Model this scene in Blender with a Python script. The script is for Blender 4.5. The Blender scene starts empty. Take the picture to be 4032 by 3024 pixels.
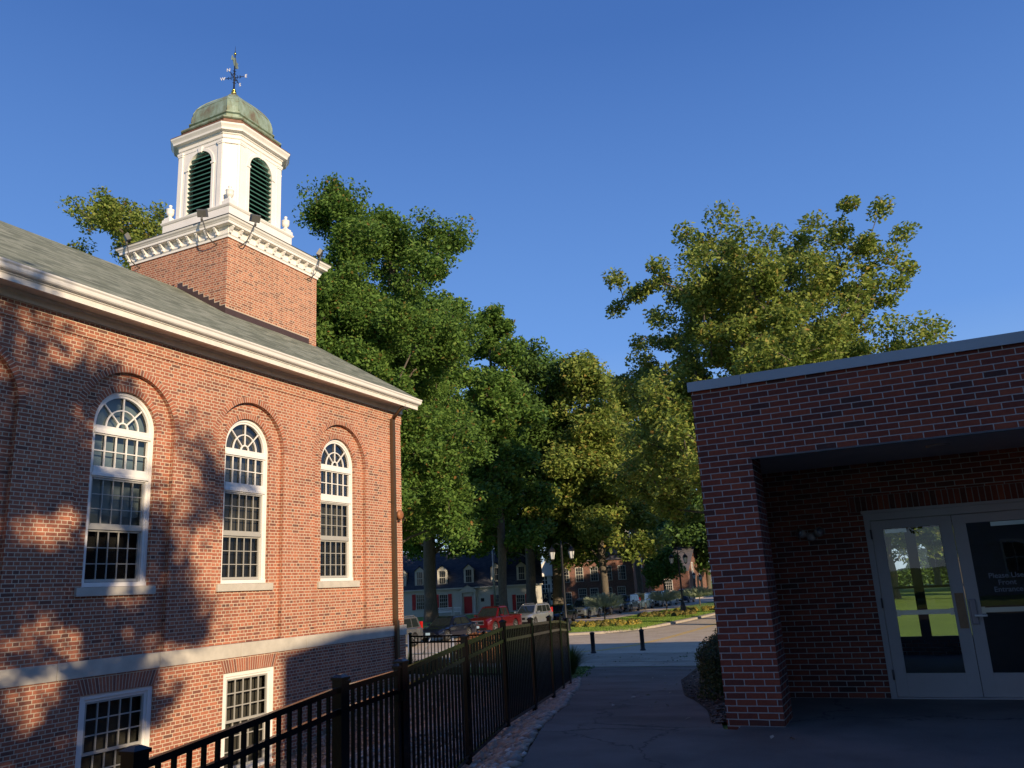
import bpy, bmesh, math, random
import numpy as np
from mathutils import Vector, Matrix
R=math.radians
S=bpy.context.scene
# ---------------------------------------------------------------- camera
YAW,PITCH,ROLL,FPX=R(25.0268),R(14.1845),R(-3.0964),3183.8
EYE=np.array([0,0,1.55])
def _basis():
    f=np.array([-math.sin(YAW)*math.cos(PITCH),math.cos(YAW)*math.cos(PITCH),math.sin(PITCH)])
    r=np.array([math.cos(YAW),math.sin(YAW),0.]); u=np.cross(r,f)
    return r*math.cos(ROLL)+u*math.sin(ROLL), -r*math.sin(ROLL)+u*math.cos(ROLL), f
CR,CU,CF=_basis()
cd=bpy.data.cameras.new('camera'); cam=bpy.data.objects.new('camera',cd); S.collection.objects.link(cam)
cd.sensor_fit='HORIZONTAL'; cd.sensor_width=36; cd.lens=36*FPX/4032; cd.clip_start=.05; cd.clip_end=3000
cam.matrix_world=Matrix(((CR[0],CU[0],-CF[0],EYE[0]),(CR[1],CU[1],-CF[1],EYE[1]),(CR[2],CU[2],-CF[2],EYE[2]),(0,0,0,1)))
S.camera=cam
S.render.resolution_x=1024; S.render.resolution_y=768
# ---------------------------------------------------------------- light
SUN_EL,SUN_AZ=15.4,30.0        # azimuth measured from +X towards -Y
w=bpy.data.worlds.new('World'); S.world=w; w.use_nodes=True
nt=w.node_tree; bg=nt.nodes['Background']; sk=nt.nodes.new('ShaderNodeTexSky'); sk.sky_type='NISHITA'; sk.sun_disc=False
sk.sun_elevation=R(SUN_EL); sk.sun_rotation=R(90+SUN_AZ); sk.altitude=100; sk.air_density=1.35; sk.dust_density=0.05; sk.ozone_density=3.0
# the deep evening blue: the sky texture blended with a clear blue that pales towards the horizon all round
_g=nt.nodes.new('ShaderNodeTexCoord'); _s=nt.nodes.new('ShaderNodeSeparateXYZ'); nt.links.new(_g.outputs['Generated'],_s.inputs[0])
_r=nt.nodes.new('ShaderNodeValToRGB'); nt.links.new(_s.outputs[2],_r.inputs[0]); _e=_r.color_ramp.elements
SKY=[(0,(.62,.80,1.0)),(.08,(.36,.60,1.0)),(.28,(.15,.355,.88)),(.60,(.058,.175,.555)),(1,(.03,.10,.40))]
while len(_e)<len(SKY): _e.new(.5)
for _i,(_p,_c) in enumerate(SKY): _e[_i].position=_p; _e[_i].color=(*_c,1)
_m=nt.nodes.new('ShaderNodeVectorMath'); _m.operation='SCALE'; nt.links.new(_r.outputs[0],_m.inputs[0]); _m.inputs['Scale'].default_value=6.6
_x=nt.nodes.new('ShaderNodeMix'); _x.data_type='RGBA'; _x.inputs[0].default_value=.85; nt.links.new(sk.outputs[0],_x.inputs[6]); nt.links.new(_m.outputs[0],_x.inputs[7])
nt.links.new(_x.outputs[2],bg.inputs[0]); bg.inputs[1].default_value=0.11
sl=bpy.data.lights.new('sun','SUN'); sl.energy=4.7; sl.angle=R(.53); sl.color=(1,.79,.54)
so=bpy.data.objects.new('sun',sl); S.collection.objects.link(so)
sd=Vector((math.cos(R(SUN_AZ))*math.cos(R(SUN_EL)),-math.sin(R(SUN_AZ))*math.cos(R(SUN_EL)),math.sin(R(SUN_EL))))
so.rotation_euler=sd.to_track_quat('Z','Y').to_euler(); so.location=(30,-20,30)
S.view_settings.view_transform='Standard'; S.view_settings.look='None'; S.view_settings.gamma=1; S.view_settings.exposure=0.35
# ---------------------------------------------------------------- helpers: pixels of the survey to points in space
def ray(x,y): return CR*(x-2016)/FPX-CU*(y-1512)/FPX+CF
FH=np.array([-math.sin(YAW),math.cos(YAW),0.]); RH=np.array([math.cos(YAW),math.sin(YAW),0.])
def at(x,y,d): r=ray(x,y); return EYE+r*(d/(r@FH))
def atX(x,y,X): r=ray(x,y); return EYE+r*(X/r[0])
def atY(x,y,Y): r=ray(x,y); return EYE+r*(Y/r[1])
# ---------------------------------------------------------------- mesh builder
def link(o,parent=None):
    S.collection.objects.link(o)
    if parent is not None: o.parent=parent
    return o
class MB:
    def __init__(s): s.v=[]; s.f=[]; s.uv=[]; s.sm=[]
    def face(s,pts,uv=None,smooth=False):
        n=len(s.v); s.v+= [tuple(p) for p in pts]; s.f.append(tuple(range(n,n+len(pts)))); s.uv.append(uv); s.sm.append(smooth); return s
    def box(s,x0,x1,y0,y1,z0,z1):
        a=[(x,y,z) for z in (z0,z1) for y in (y0,y1) for x in (x0,x1)]
        for q in ((0,2,3,1),(4,5,7,6),(0,1,5,4),(2,6,7,3),(0,4,6,2),(1,3,7,5)): s.face([a[i] for i in q])
        return s
    def boxc(s,c,d,ux=None):   # box centred at c with dims d, ux = horizontal unit dir for local x
        ux=Vector((1,0,0)) if ux is None else Vector((ux[0],ux[1],0)).normalized(); uy=Vector((-ux.y,ux.x,0)); uz=Vector((0,0,1)); c=Vector(c)
        a=[c+ux*(i*d[0]/2)+uy*(j*d[1]/2)+uz*(k*d[2]/2) for k in (-1,1) for j in (-1,1) for i in (-1,1)]
        for q in ((0,2,3,1),(4,5,7,6),(0,1,5,4),(2,6,7,3),(0,4,6,2),(1,3,7,5)): s.face([a[i] for i in q])
        return s
    def bar(s,p,q,w,h,up=(0,0,1)):
        p=Vector(p);q=Vector(q);d=(q-p).normalized();up=Vector(up)
        if abs(d.dot(up))>.99: up=Vector((1,0,0))
        r=d.cross(up).normalized(); u=r.cross(d)
        a=[e+r*(i*w/2)+u*(j*h/2) for e in (p,q) for j in (-1,1) for i in (-1,1)]
        for f in ((0,1,3,2),(4,6,7,5),(0,4,5,1),(2,3,7,6),(0,2,6,4),(1,5,7,3)): s.face([a[i] for i in f])
        return s
    def tube(s,pts,r,n=8,cap=True,smooth=True):
        pts=[Vector(p) for p in pts]; rr=r if isinstance(r,(list,tuple)) else [r]*len(pts); rings=[]
        for i,p in enumerate(pts):
            d=(pts[min(i+1,len(pts)-1)]-pts[max(i-1,0)]).normalized()
            a=Vector((0,0,1)) if abs(d.z)<.95 else Vector((1,0,0)); x=d.cross(a).normalized(); y=d.cross(x)
            rings.append([p+(x*math.cos(2*math.pi*k/n)+y*math.sin(2*math.pi*k/n))*rr[i] for k in range(n)])
        for a,b in zip(rings,rings[1:]):
            for k in range(n): s.face([a[k],b[k],b[(k+1)%n],a[(k+1)%n]],smooth=smooth)
        if cap: s.face(rings[0]); s.face(rings[-1][::-1])
        return s
    def lathe(s,c,prof,n=16,smooth=True,sq=None):  # prof [(r,z)]
        c=Vector(c)
        def ring(r,z): return [c+Vector((r*math.cos(2*math.pi*k/n),r*math.sin(2*math.pi*k/n),z)) for k in range(n)]
        rs=[ring(*p) for p in prof]
        for a,b in zip(rs,rs[1:]):
            for k in range(n): s.face([a[k],a[(k+1)%n],b[(k+1)%n],b[k]],smooth=smooth)
        s.face(rs[0][::-1]); s.face(rs[-1]); return s
    def loft(s,rings,smooth=False,cap=True):
        for a,b in zip(rings,rings[1:]):
            n=len(a)
            for k in range(n): s.face([a[k],a[(k+1)%n],b[(k+1)%n],b[k]],smooth=smooth)
        if cap: s.face(rings[0][::-1]); s.face(rings[-1])
        return s
    def build(s,name,mat,parent=None,origin=None,merge=False,bev=0):
        o0=Vector(origin) if origin is not None else (world_loc(parent) if parent is not None else Vector((0,0,0)))
        me=bpy.data.meshes.new(name)
        V=[(p[0]-o0[0],p[1]-o0[1],p[2]-o0[2]) for p in s.v]
        me.from_pydata(V,[],s.f)
        uvl=me.uv_layers.new(name='UVMap'); data=np.zeros((len(me.loops),2),dtype=np.float32); k=0
        for f,uv in zip(s.f,s.uv):
            if uv is None:
                a,b,c=[Vector(s.v[f[i]]) for i in (0,1,2)]; nn=(b-a).cross(c-a)
                if len(f)>3 and nn.length<1e-9: nn=(c-b).cross(Vector(s.v[f[3]])-b)
                ax=[abs(t) for t in nn]; m=ax.index(max(ax))
                for i in f:
                    p=s.v[i]; data[k]= (p[1],p[2]) if m==0 else ((p[0],p[2]) if m==1 else (p[0],p[1])); k+=1
            else:
                for t in uv: data[k]=t; k+=1
        uvl.data.foreach_set('uv',data.ravel())
        me.polygons.foreach_set('use_smooth',s.sm)
        if merge or any(s.sm):
            bm=bmesh.new(); bm.from_mesh(me); bmesh.ops.remove_doubles(bm,verts=bm.verts,dist=1e-5); bm.to_mesh(me); bm.free()
        me.materials.append(mat); o=bpy.data.objects.new(name,me); link(o,parent)
        if bev:
            if not merge:
                bm=bmesh.new(); bm.from_mesh(me); bmesh.ops.remove_doubles(bm,verts=bm.verts,dist=1e-5); bm.to_mesh(me); bm.free()
            m=o.modifiers.new('bevel','BEVEL'); m.width=bev; m.segments=2; m.limit_method='ANGLE'
        return o
WL={}
def world_loc(o):
    v=Vector((0,0,0))
    while o is not None: v=v+Vector(o.location); o=o.parent
    return v
def thing(name,label,cat,loc=(0,0,0),rz=0,group=None,kind=None):
    o=bpy.data.objects.new(name,None); S.collection.objects.link(o); o.empty_display_size=.3
    o.location=loc; o.rotation_euler=(0,0,rz); return tag(o,label,cat,group,kind)
def tag(o,label=None,cat=None,group=None,kind=None):
    if label: o['label']=label
    if cat: o['category']=cat
    if group: o['group']=group
    if kind: o['kind']=kind
    return o
def copy_tree(o,parent=None):
    c=o.copy(); S.collection.objects.link(c); c.parent=parent
    for ch in list(o.children): copy_tree(ch,c)
    return c
# ---------------------------------------------------------------- materials
def new(name):
    m=bpy.data.materials.new(name); m.use_nodes=True; n=m.node_tree.nodes; l=m.node_tree.links
    return m,n,l,n['Principled BSDF']
def noise(n,l,scale,detail=6,rough=.6,vec=None,dist=0):
    t=n.new('ShaderNodeTexNoise'); t.inputs['Scale'].default_value=scale; t.inputs['Detail'].default_value=detail; t.inputs['Roughness'].default_value=rough; t.inputs['Distortion'].default_value=dist
    if vec is not None: l.new(vec,t.inputs['Vector'])
    return t
def ramp(n,l,src,stops):
    r=n.new('ShaderNodeValToRGB'); e=r.color_ramp.elements
    while len(e)<len(stops): e.new(.5)
    for i,(p,c) in enumerate(stops): e[i].position=p; e[i].color=(*c,1) if len(c)==3 else c
    l.new(src,r.inputs[0]); return r
def mix(n,l,fac,a,b,mode='MIX'):
    m=n.new('ShaderNodeMix'); m.data_type='RGBA'; m.blend_type=mode
    for s_,v in ((0,fac),(6,a),(7,b)):
        if hasattr(v,'is_linked') or hasattr(v,'links'): l.new(v,m.inputs[s_])
        else: m.inputs[s_].default_value=(*v,1) if isinstance(v,tuple) and len(v)==3 else v
    return m.outputs[2]
def objco(n): return n.new('ShaderNodeTexCoord').outputs['Object']
def geopos(n): return n.new('ShaderNodeNewGeometry').outputs['Position']
def bump(n,l,h,strength=.3,dist=.01,b=None):
    bu=n.new('ShaderNodeBump'); bu.inputs['Strength'].default_value=strength; bu.inputs['Distance'].default_value=dist
    l.new(h,bu.inputs['Height'])
    if b is not None: l.new(bu.outputs[0],b.inputs['Normal'])
    return bu
def plain(name,col,rough=.5,metal=0,var=.12,scale=3,bumpy=0,spec=.5,coat=0):
    m,n,l,b=new(name); t=noise(n,l,scale,vec=geopos(n)); c2=tuple(min(1,c*(1+var)) for c in col); c1=tuple(c*(1-var) for c in col)
    r=ramp(n,l,t.outputs[0],[(.3,c1),(.7,c2)]); l.new(r.outputs[0],b.inputs['Base Color']); b.inputs['Roughness'].default_value=rough; b.inputs['Metallic'].default_value=metal
    b.inputs['Specular IOR Level'].default_value=spec; b.inputs['Coat Weight'].default_value=coat
    if bumpy: bump(n,l,noise(n,l,scale*25,vec=geopos(n)).outputs[0],bumpy,.01,b)
    return m
def brick(name,stops,mortar,bw=.2133,rh=.0677,ms=.010,squash=1.0,offset=.5,stain=.38,bstr=.5):
    m,n,l,b=new(name); uv=n.new('ShaderNodeUVMap').outputs[0]
    # wobble the joints slightly
    nz=noise(n,l,6,3,.6,uv); sub=n.new('ShaderNodeVectorMath'); sub.operation='SUBTRACT'; l.new(nz.outputs['Color'],sub.inputs[0]); sub.inputs[1].default_value=(.5,.5,.5)
    sc=n.new('ShaderNodeVectorMath'); sc.operation='SCALE'; l.new(sub.outputs[0],sc.inputs[0]); sc.inputs['Scale'].default_value=.006
    ad=n.new('ShaderNodeVectorMath'); l.new(uv,ad.inputs[0]); l.new(sc.outputs[0],ad.inputs[1])
    t=n.new('ShaderNodeTexBrick'); t.offset=offset; t.offset_frequency=2; t.squash=squash; t.squash_frequency=2
    l.new(ad.outputs[0],t.inputs['Vector']); t.inputs['Scale'].default_value=1; t.inputs['Mortar Size'].default_value=ms/2; t.inputs['Mortar Smooth'].default_value=.15
    t.inputs['Bias'].default_value=0; t.inputs['Brick Width'].default_value=bw; t.inputs['Row Height'].default_value=rh
    t.inputs['Color1'].default_value=(0,0,0,1); t.inputs['Color2'].default_value=(1,1,1,1); t.inputs['Mortar'].default_value=(.5,.5,.5,1)
    r=ramp(n,l,t.outputs['Color'],stops)
    g=noise(n,l,22,5,.7,uv); c=mix(n,l,.28,r.outputs[0],ramp(n,l,g.outputs[0],[(.3,(.25,.25,.25)),(.7,(.95,.9,.85))]).outputs[0],'OVERLAY')
    big=noise(n,l,.7,4,.6,geopos(n)); c=mix(n,l,stain,c,ramp(n,l,big.outputs[0],[(.35,(.32,.30,.30)),(.65,(.66,.64,.62))]).outputs[0],'OVERLAY')
    mg=noise(n,l,40,3,.6,uv); mc=ramp(n,l,mg.outputs[0],[(.3,tuple(x*.78 for x in mortar)),(.7,mortar)]).outputs[0]
    c=mix(n,l,t.outputs['Fac'],c,mc)
    l.new(c,b.inputs['Base Color']); b.inputs['Roughness'].default_value=.85; b.inputs['Specular IOR Level'].default_value=.25
    inv=n.new('ShaderNodeMath'); inv.operation='SUBTRACT'; inv.inputs[0].default_value=1; l.new(t.outputs['Fac'],inv.inputs[1])
    ga=n.new('ShaderNodeMath'); ga.operation='MULTIPLY_ADD'; l.new(g.outputs[0],ga.inputs[0]); ga.inputs[1].default_value=.3; l.new(inv.outputs[0],ga.inputs[2])
    bump(n,l,ga.outputs[0],bstr,.006,b); return m
CB=[(0,(.15,.075,.058)),(.10,(.25,.093,.062)),(.22,(.29,.108,.068)),(.4,(.325,.118,.072)),(.62,(.37,.132,.076)),(.84,(.42,.160,.090)),(1,(.33,.14,.09))]
M={}
M['cbrick']=brick('church_brick',CB,(.66,.54,.39),squash=.5,ms=.015)
M['cring']=brick('church_brick_ring',CB,(.60,.50,.37),bw=.0677,rh=.3,ms=.015,offset=0)
TB=[(0,(.17,.075,.055)),(.3,(.30,.115,.07)),(.6,(.355,.138,.082)),(1,(.42,.18,.105))]
M['tbrick']=brick('tower_brick',TB,(.66,.54,.39),squash=.5,ms=.015)
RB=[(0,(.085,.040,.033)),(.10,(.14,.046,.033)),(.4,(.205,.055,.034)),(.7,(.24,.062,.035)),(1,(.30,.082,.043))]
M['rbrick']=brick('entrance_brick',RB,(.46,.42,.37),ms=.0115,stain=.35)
M['rsold']=brick('entrance_brick_soldier',RB,(.33,.30,.27),bw=.0677,rh=.2,ms=.011,offset=0)
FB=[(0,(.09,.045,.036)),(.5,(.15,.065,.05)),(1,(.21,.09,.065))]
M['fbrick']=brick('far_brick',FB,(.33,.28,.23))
M['white']=plain('white_paint',(.80,.775,.72),.45,var=.05,scale=2)
M['whiteold']=plain('weathered_white_paint',(.72,.68,.61),.5,var=.10,scale=5)
M['sash']=plain('cream_sash',(.38,.37,.33),.4,var=.05)
M['stone']=plain('limestone',(.52,.48,.40),.8,var=.12,scale=4,bumpy=.15)
M['lead']=plain('dark_lead_edge',(.10,.10,.095),.5,.3)
M['flash']=plain('brown_flashing',(.075,.045,.038),.5,.2)
M['down']=plain('bronze_downspout',(.105,.070,.042),.4,.4)
M['black']=plain('black_powder_coat',(.0045,.0045,.005),.20,var=.2,spec=.30)
M['iron']=plain('black_iron',(.012,.012,.014),.45,.4)
M['green_louver']=plain('green_louver',(.045,.14,.10),.55,var=.15,scale=6)
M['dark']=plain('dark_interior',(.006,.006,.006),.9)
M['room']=plain('dim_room',(.05,.045,.04),.9)
M['blind']=plain('pale_blind',(.17,.22,.24),.8,var=.04)
M['screen']=plain('dark_screen',(.060,.058,.050),.8,var=.15,scale=1.2)
M['gold']=plain('gold_leaf',(.85,.55,.12),.22,1.0,var=.05)
M['bellm']=plain('rust_red_bell',(.33,.13,.055),.55,.2,var=.15,scale=12)
M['coping']=plain('grey_metal_coping',(.36,.36,.37),.35,.6,var=.04)
M['dframe']=plain('grey_beige_door_paint',(.42,.36,.33),.45,var=.05)
M['soff']=plain('soffit_panel',(.50,.45,.40),.8,var=.06)
M['alum']=plain('brushed_aluminium',(.55,.57,.60),.3,.9,var=.05)
M['brass']=plain('dull_bronze_plate',(.30,.17,.09),.5,.5,var=.15,scale=14)
M['fixt']=plain('beige_fixture',(.42,.36,.31),.5)
M['steel']=plain('galvanised_steel',(.42,.43,.44),.4,.7,var=.1,scale=8)
M['tyre']=plain('tyre_rubber',(.012,.012,.012),.8)
M['rim']=plain('alloy_rim',(.45,.45,.46),.3,.8)
M['lens']=plain('headlamp_lens',(.75,.78,.8),.08,.5)
M['redlens']=plain('tail_lamp_red',(.45,.01,.01),.15)
M['plate']=plain('number_plate_blue',(.35,.50,.60),.5)
M['shutter']=plain('red_shutter_paint',(.42,.012,.016),.5,var=.1)
M['housewhite']=plain('cream_clapboard',(.50,.48,.42),.7,var=.06)
M['kerb']=plain('kerb_concrete',(.36,.31,.25),.85,var=.15,bumpy=.2)
M['sun_white']=plain('white_siding',(.78,.76,.72),.6,var=.05)
def glassmat(name,tint=(1,1,1),refl=1.0):
    m,n,l,b=new(name); out=n['Material Output']; g=n.new('ShaderNodeBsdfGlossy'); g.inputs['Roughness'].default_value=.012; g.inputs[0].default_value=(.95,.97,1,1)
    tr=n.new('ShaderNodeBsdfTransparent'); tr.inputs[0].default_value=(*tint,1)
    fr=n.new('ShaderNodeFresnel'); fr.inputs[0].default_value=1.5
    bu=noise(n,l,1.3,2,.5,geopos(n)); bp=n.new('ShaderNodeBump'); bp.inputs['Strength'].default_value=.02; bp.inputs['Distance'].default_value=.1; l.new(bu.outputs[0],bp.inputs['Height']); l.new(bp.outputs[0],g.inputs['Normal'])
    mu=n.new('ShaderNodeMath'); mu.operation='MULTIPLY'; mu.use_clamp=True; l.new(fr.outputs[0],mu.inputs[0]); mu.inputs[1].default_value=refl
    mx=n.new('ShaderNodeMixShader'); l.new(mu.outputs[0],mx.inputs[0]); l.new(tr.outputs[0],mx.inputs[1]); l.new(g.outputs[0],mx.inputs[2]); l.new(mx.outputs[0],out.inputs[0])
    n.remove(b); return m
M['glass']=glassmat('window_glass',(.82,.86,.85),1.5)
M['scrglass']=glassmat('screened_window_glass',(.80,.80,.76),.5)
M['dglass']=glassmat('door_glass',(.92,.94,.90),1.3)
M['carglass']=plain('car_glass',(.015,.02,.022),.04,var=.1,spec=.9)
M['farglass']=plain('far_window_glass',(.03,.035,.04),.08,var=.3,scale=1)
# copper
def copper():
    m,n,l,b=new('verdigris_copper'); p=geopos(n)
    mp=n.new('ShaderNodeMapping'); mp.inputs['Scale'].default_value=(3,3,.9); l.new(p,mp.inputs[0])
    a=noise(n,l,1.6,6,.65,mp.outputs[0]); r=ramp(n,l,a.outputs[0],[(.28,(.15,.10,.065)),(.40,(.19,.20,.13)),(.52,(.22,.29,.21)),(.72,(.34,.42,.36))])
    l.new(r.outputs[0],b.inputs['Base Color']); b.inputs['Roughness'].default_value=.6; b.inputs['Metallic'].default_value=.15; bump(n,l,noise(n,l,8,4,.6,p).outputs[0],.15,.02,b); return m
M['copper']=copper()
M['copperbrown']=plain('brown_copper',(.20,.10,.065),.6,.2,var=.35,scale=4)
def shingle():
    m,n,l,b=new('grey_green_shingles'); uv=n.new('ShaderNodeUVMap').outputs[0]
    t=n.new('ShaderNodeTexBrick'); l.new(uv,t.inputs['Vector']); t.inputs['Scale'].default_value=1; t.inputs['Brick Width'].default_value=.32; t.inputs['Row Height'].default_value=.135; t.inputs['Mortar Size'].default_value=.004
    t.inputs['Color1'].default_value=(0,0,0,1); t.inputs['Color2'].default_value=(1,1,1,1); t.inputs['Mortar'].default_value=(0,0,0,1); t.offset=.37
    r=ramp(n,l,t.outputs['Color'],[(0,(.125,.14,.105)),(.5,(.195,.215,.16)),(1,(.285,.30,.235))])
    g=noise(n,l,60,4,.8,uv); c=mix(n,l,.5,r.outputs[0],g.outputs[0],'OVERLAY')
    l.new(c,b.inputs['Base Color']); b.inputs['Roughness'].default_value=.9; b.inputs['Specular IOR Level'].default_value=.2
    bump(n,l,t.outputs['Fac'],.6,-.01,b); return m
M['shingle']=shingle()
def slate(name,c1,c2):
    m,n,l,b=new(name); uv=n.new('ShaderNodeUVMap').outputs[0]
    t=n.new('ShaderNodeTexBrick'); l.new(uv,t.inputs['Vector']); t.inputs['Scale'].default_value=1; t.inputs['Brick Width'].default_value=.45; t.inputs['Row Height'].default_value=.22; t.inputs['Mortar Size'].default_value=.01
    t.inputs['Color1'].default_value=(*c1,1); t.inputs['Color2'].default_value=(*c2,1); t.inputs['Mortar'].default_value=(.02,.02,.02,1)
    l.new(t.outputs[0],b.inputs['Base Color']); b.inputs['Roughness'].default_value=.8; return m
M['slate']=slate('slate_roof',(.10,.10,.115),(.17,.145,.14)); M['slate2']=slate('dark_slate_roof',(.035,.04,.055),(.07,.07,.08))
def asphalt(name,c,sc=1,patch=.2,warm=(1,1,1)):
    m,n,l,b=new(name); p=geopos(n); a=noise(n,l,180*sc,3,.8,p); g=noise(n,l,.8,5,.6,p)
    c1=tuple(x*.7*w_ for x,w_ in zip(c,warm)); c2=tuple(x*1.5*w_ for x,w_ in zip(c,warm))
    r=ramp(n,l,a.outputs[0],[(.25,c1),(.75,c2)]); cc=mix(n,l,patch,r.outputs[0],ramp(n,l,g.outputs[0],[(.35,(.25,.25,.25)),(.65,(.75,.75,.75))]).outputs[0],'OVERLAY')
    cr=n.new('ShaderNodeTexVoronoi'); cr.feature='DISTANCE_TO_EDGE'; cr.inputs['Scale'].default_value=.16; wv=noise(n,l,1.2,4,.7,p); 
    av=n.new('ShaderNodeVectorMath'); av.operation='MULTIPLY_ADD'; l.new(wv.outputs['Color'],av.inputs[0]); av.inputs[1].default_value=(1.2,1.2,0); l.new(p,av.inputs[2]); l.new(av.outputs[0],cr.inputs['Vector'])
    k=ramp(n,l,cr.outputs[0],[(0,(1,1,1)),(.004,(0,0,0))]); cc=mix(n,l,k.outputs[0],cc,tuple(x*.45 for x in c))
    l.new(cc,b.inputs['Base Color']); b.inputs['Roughness'].default_value=.85; b.inputs['Specular IOR Level'].default_value=.3; bump(n,l,a.outputs[0],.35,.004,b); return m
M['asphalt']=asphalt('path_asphalt',(.125,.110,.094),.45,.5); M['road']=asphalt('road_asphalt',(.50,.415,.32),.5)
M['concrete']=asphalt('sidewalk_concrete',(.33,.28,.215),.4,.3)
def grassm(name,c):
    m,n,l,b=new(name); p=geopos(n); a=noise(n,l,70,4,.8,p); g=noise(n,l,.5,5,.6,p)
    r=ramp(n,l,a.outputs[0],[(.25,tuple(x*.5 for x in c)),(.75,tuple(x*1.5 for x in c))]); cc=mix(n,l,.3,r.outputs[0],ramp(n,l,g.outputs[0],[(.3,(.3,.33,.25)),(.7,(.7,.68,.5))]).outputs[0],'OVERLAY')
    l.new(cc,b.inputs['Base Color']); b.inputs['Roughness'].default_value=.9; bump(n,l,a.outputs[0],1,.03,b); return m
M['grass']=grassm('lawn_grass',(.17,.27,.035)); M['soil']=grassm('mulch_soil',(.055,.035,.024)); M['gravelbed']=grassm('gravel_ground',(.20,.16,.12))
def leafm(name,stops,trans=.35,sc=.35):
    m,n,l,b=new(name); out=n['Material Output']; geo=n.new('ShaderNodeNewGeometry'); r=ramp(n,l,geo.outputs['Random Per Island'],stops)
    nz=noise(n,l,sc,4,.6,geo.outputs['Position']); c=mix(n,l,.40,r.outputs[0],ramp(n,l,nz.outputs[0],[(.3,(.40,.44,.40)),(.7,(.66,.62,.52))]).outputs[0],'OVERLAY')
    l.new(c,b.inputs['Base Color']); b.inputs['Roughness'].default_value=.55; b.inputs['Specular IOR Level'].default_value=.35
    tl=n.new('ShaderNodeBsdfTranslucent'); l.new(c,tl.inputs[0]); mx=n.new('ShaderNodeMixShader'); mx.inputs[0].default_value=trans
    l.new(b.outputs[0],mx.inputs[1]); l.new(tl.outputs[0],mx.inputs[2]); l.new(mx.outputs[0],out.inputs[0]); return m
M['leaf']=leafm('oak_leaf',[(0,(.07,.14,.03)),(.5,(.12,.225,.045)),(.95,(.19,.30,.065)),(.985,(.24,.18,.05)),(1,(.26,.12,.035))])
M['leafy']=leafm('yellowing_leaf',[(0,(.12,.19,.042)),(.5,(.23,.30,.065)),(.92,(.34,.38,.095)),(1,(.32,.20,.055))])
M['leafd']=leafm('dark_leaf',[(0,(.045,.09,.022)),(.6,(.08,.15,.032)),(1,(.12,.20,.045))],.2)
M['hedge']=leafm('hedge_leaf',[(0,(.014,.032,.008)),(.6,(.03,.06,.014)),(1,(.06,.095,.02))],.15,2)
M['spruce']=leafm('blue_spruce_needle',[(0,(.20,.26,.19)),(.5,(.30,.36,.26)),(1,(.42,.45,.30))],.15,2)
M['mumy']=leafm('yellow_mum_flower',[(0,(.10,.12,.03)),(.5,(.22,.21,.04)),(.75,(.42,.30,.04)),(1,(.60,.42,.06))],.15,3)
M['mumd']=leafm('dim_mum_flower',[(0,(.06,.08,.02)),(.6,(.16,.14,.03)),(1,(.30,.20,.04))],.15,3)
M['rustleaf']=leafm('rust_hydrangea',[(0,(.20,.07,.03)),(.6,(.34,.14,.06)),(1,(.45,.22,.10))],.2,3)
M['bladeg']=leafm('grass_blade',[(0,(.035,.07,.015)),(.6,(.07,.12,.025)),(1,(.12,.15,.04))],.3,3)
def bark(name,c):
    m,n,l,b=new(name); p=geopos(n); mp=n.new('ShaderNodeMapping'); mp.inputs['Scale'].default_value=(6,6,1.1); l.new(p,mp.inputs[0]); a=noise(n,l,2.2,7,.7,mp.outputs[0],.6)
    r=ramp(n,l,a.outputs[0],[(.3,tuple(x*.45 for x in c)),(.7,tuple(x*1.35 for x in c))]); l.new(r.outputs[0],b.inputs['Base Color']); b.inputs['Roughness'].default_value=.9; bump(n,l,a.outputs[0],.8,.04,b); return m
M['bark']=bark('oak_bark',(.12,.10,.075))
def pebblem():
    m,n,l,b=new('river_stone'); geo=n.new('ShaderNodeNewGeometry'); r=ramp(n,l,geo.outputs['Random Per Island'],[(0,(.16,.13,.105)),(.3,(.32,.26,.20)),(.6,(.42,.33,.24)),(.85,(.32,.20,.14)),(1,(.60,.55,.47))])
    l.new(mix(n,l,.2,r.outputs[0],noise(n,l,30,4,.6,geo.outputs['Position']).outputs[0],'OVERLAY'),b.inputs['Base Color']); b.inputs['Roughness'].default_value=.6; return m
M['pebble']=pebblem()
def paint(name,c,met=.3,r=.25): return plain(name,c,r,met,var=.03,coat=.6)
# ================================================================ CHURCH
CX=-12.6                       # long wall plane (faces +X)
YB=[0.75,3.91,7.07,10.23,13.37,16.53]; ZS=4.81; BR=1.03; WR=.68; YE0,YE1=-3.0,19.25
ch=thing('brick_church','long red brick church with tall arched white windows and a white copper domed belfry','church',(-17.4,8.,-1.8))
def arc(yc,r,n=28): return [(yc+r*math.cos(math.pi-math.pi*i/n),ZS+r*math.sin(math.pi-math.pi*i/n)) for i in range(n+1)]
def fill(mb,X,ys,lo,hi):
    for a,b in zip(ys,ys[1:]):
        p=[(X,a,lo(a+1e-6)),(X,b,lo(b-1e-6)),(X,b,hi(b-1e-6)),(X,a,hi(a+1e-6))]
        if max(p[3][2]-p[0][2],p[2][2]-p[1][2])>1e-4: mb.face(p)
def hz(yc,r):
    def f(y):
        d=r*r-(y-yc)**2; return ZS+(math.sqrt(d) if d>0 else 0)
    return f
wall=MB(); Z0,Z1=.765,6.60; XR=CX-.105; XW=XR-.10
ys=[YE0]
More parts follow.
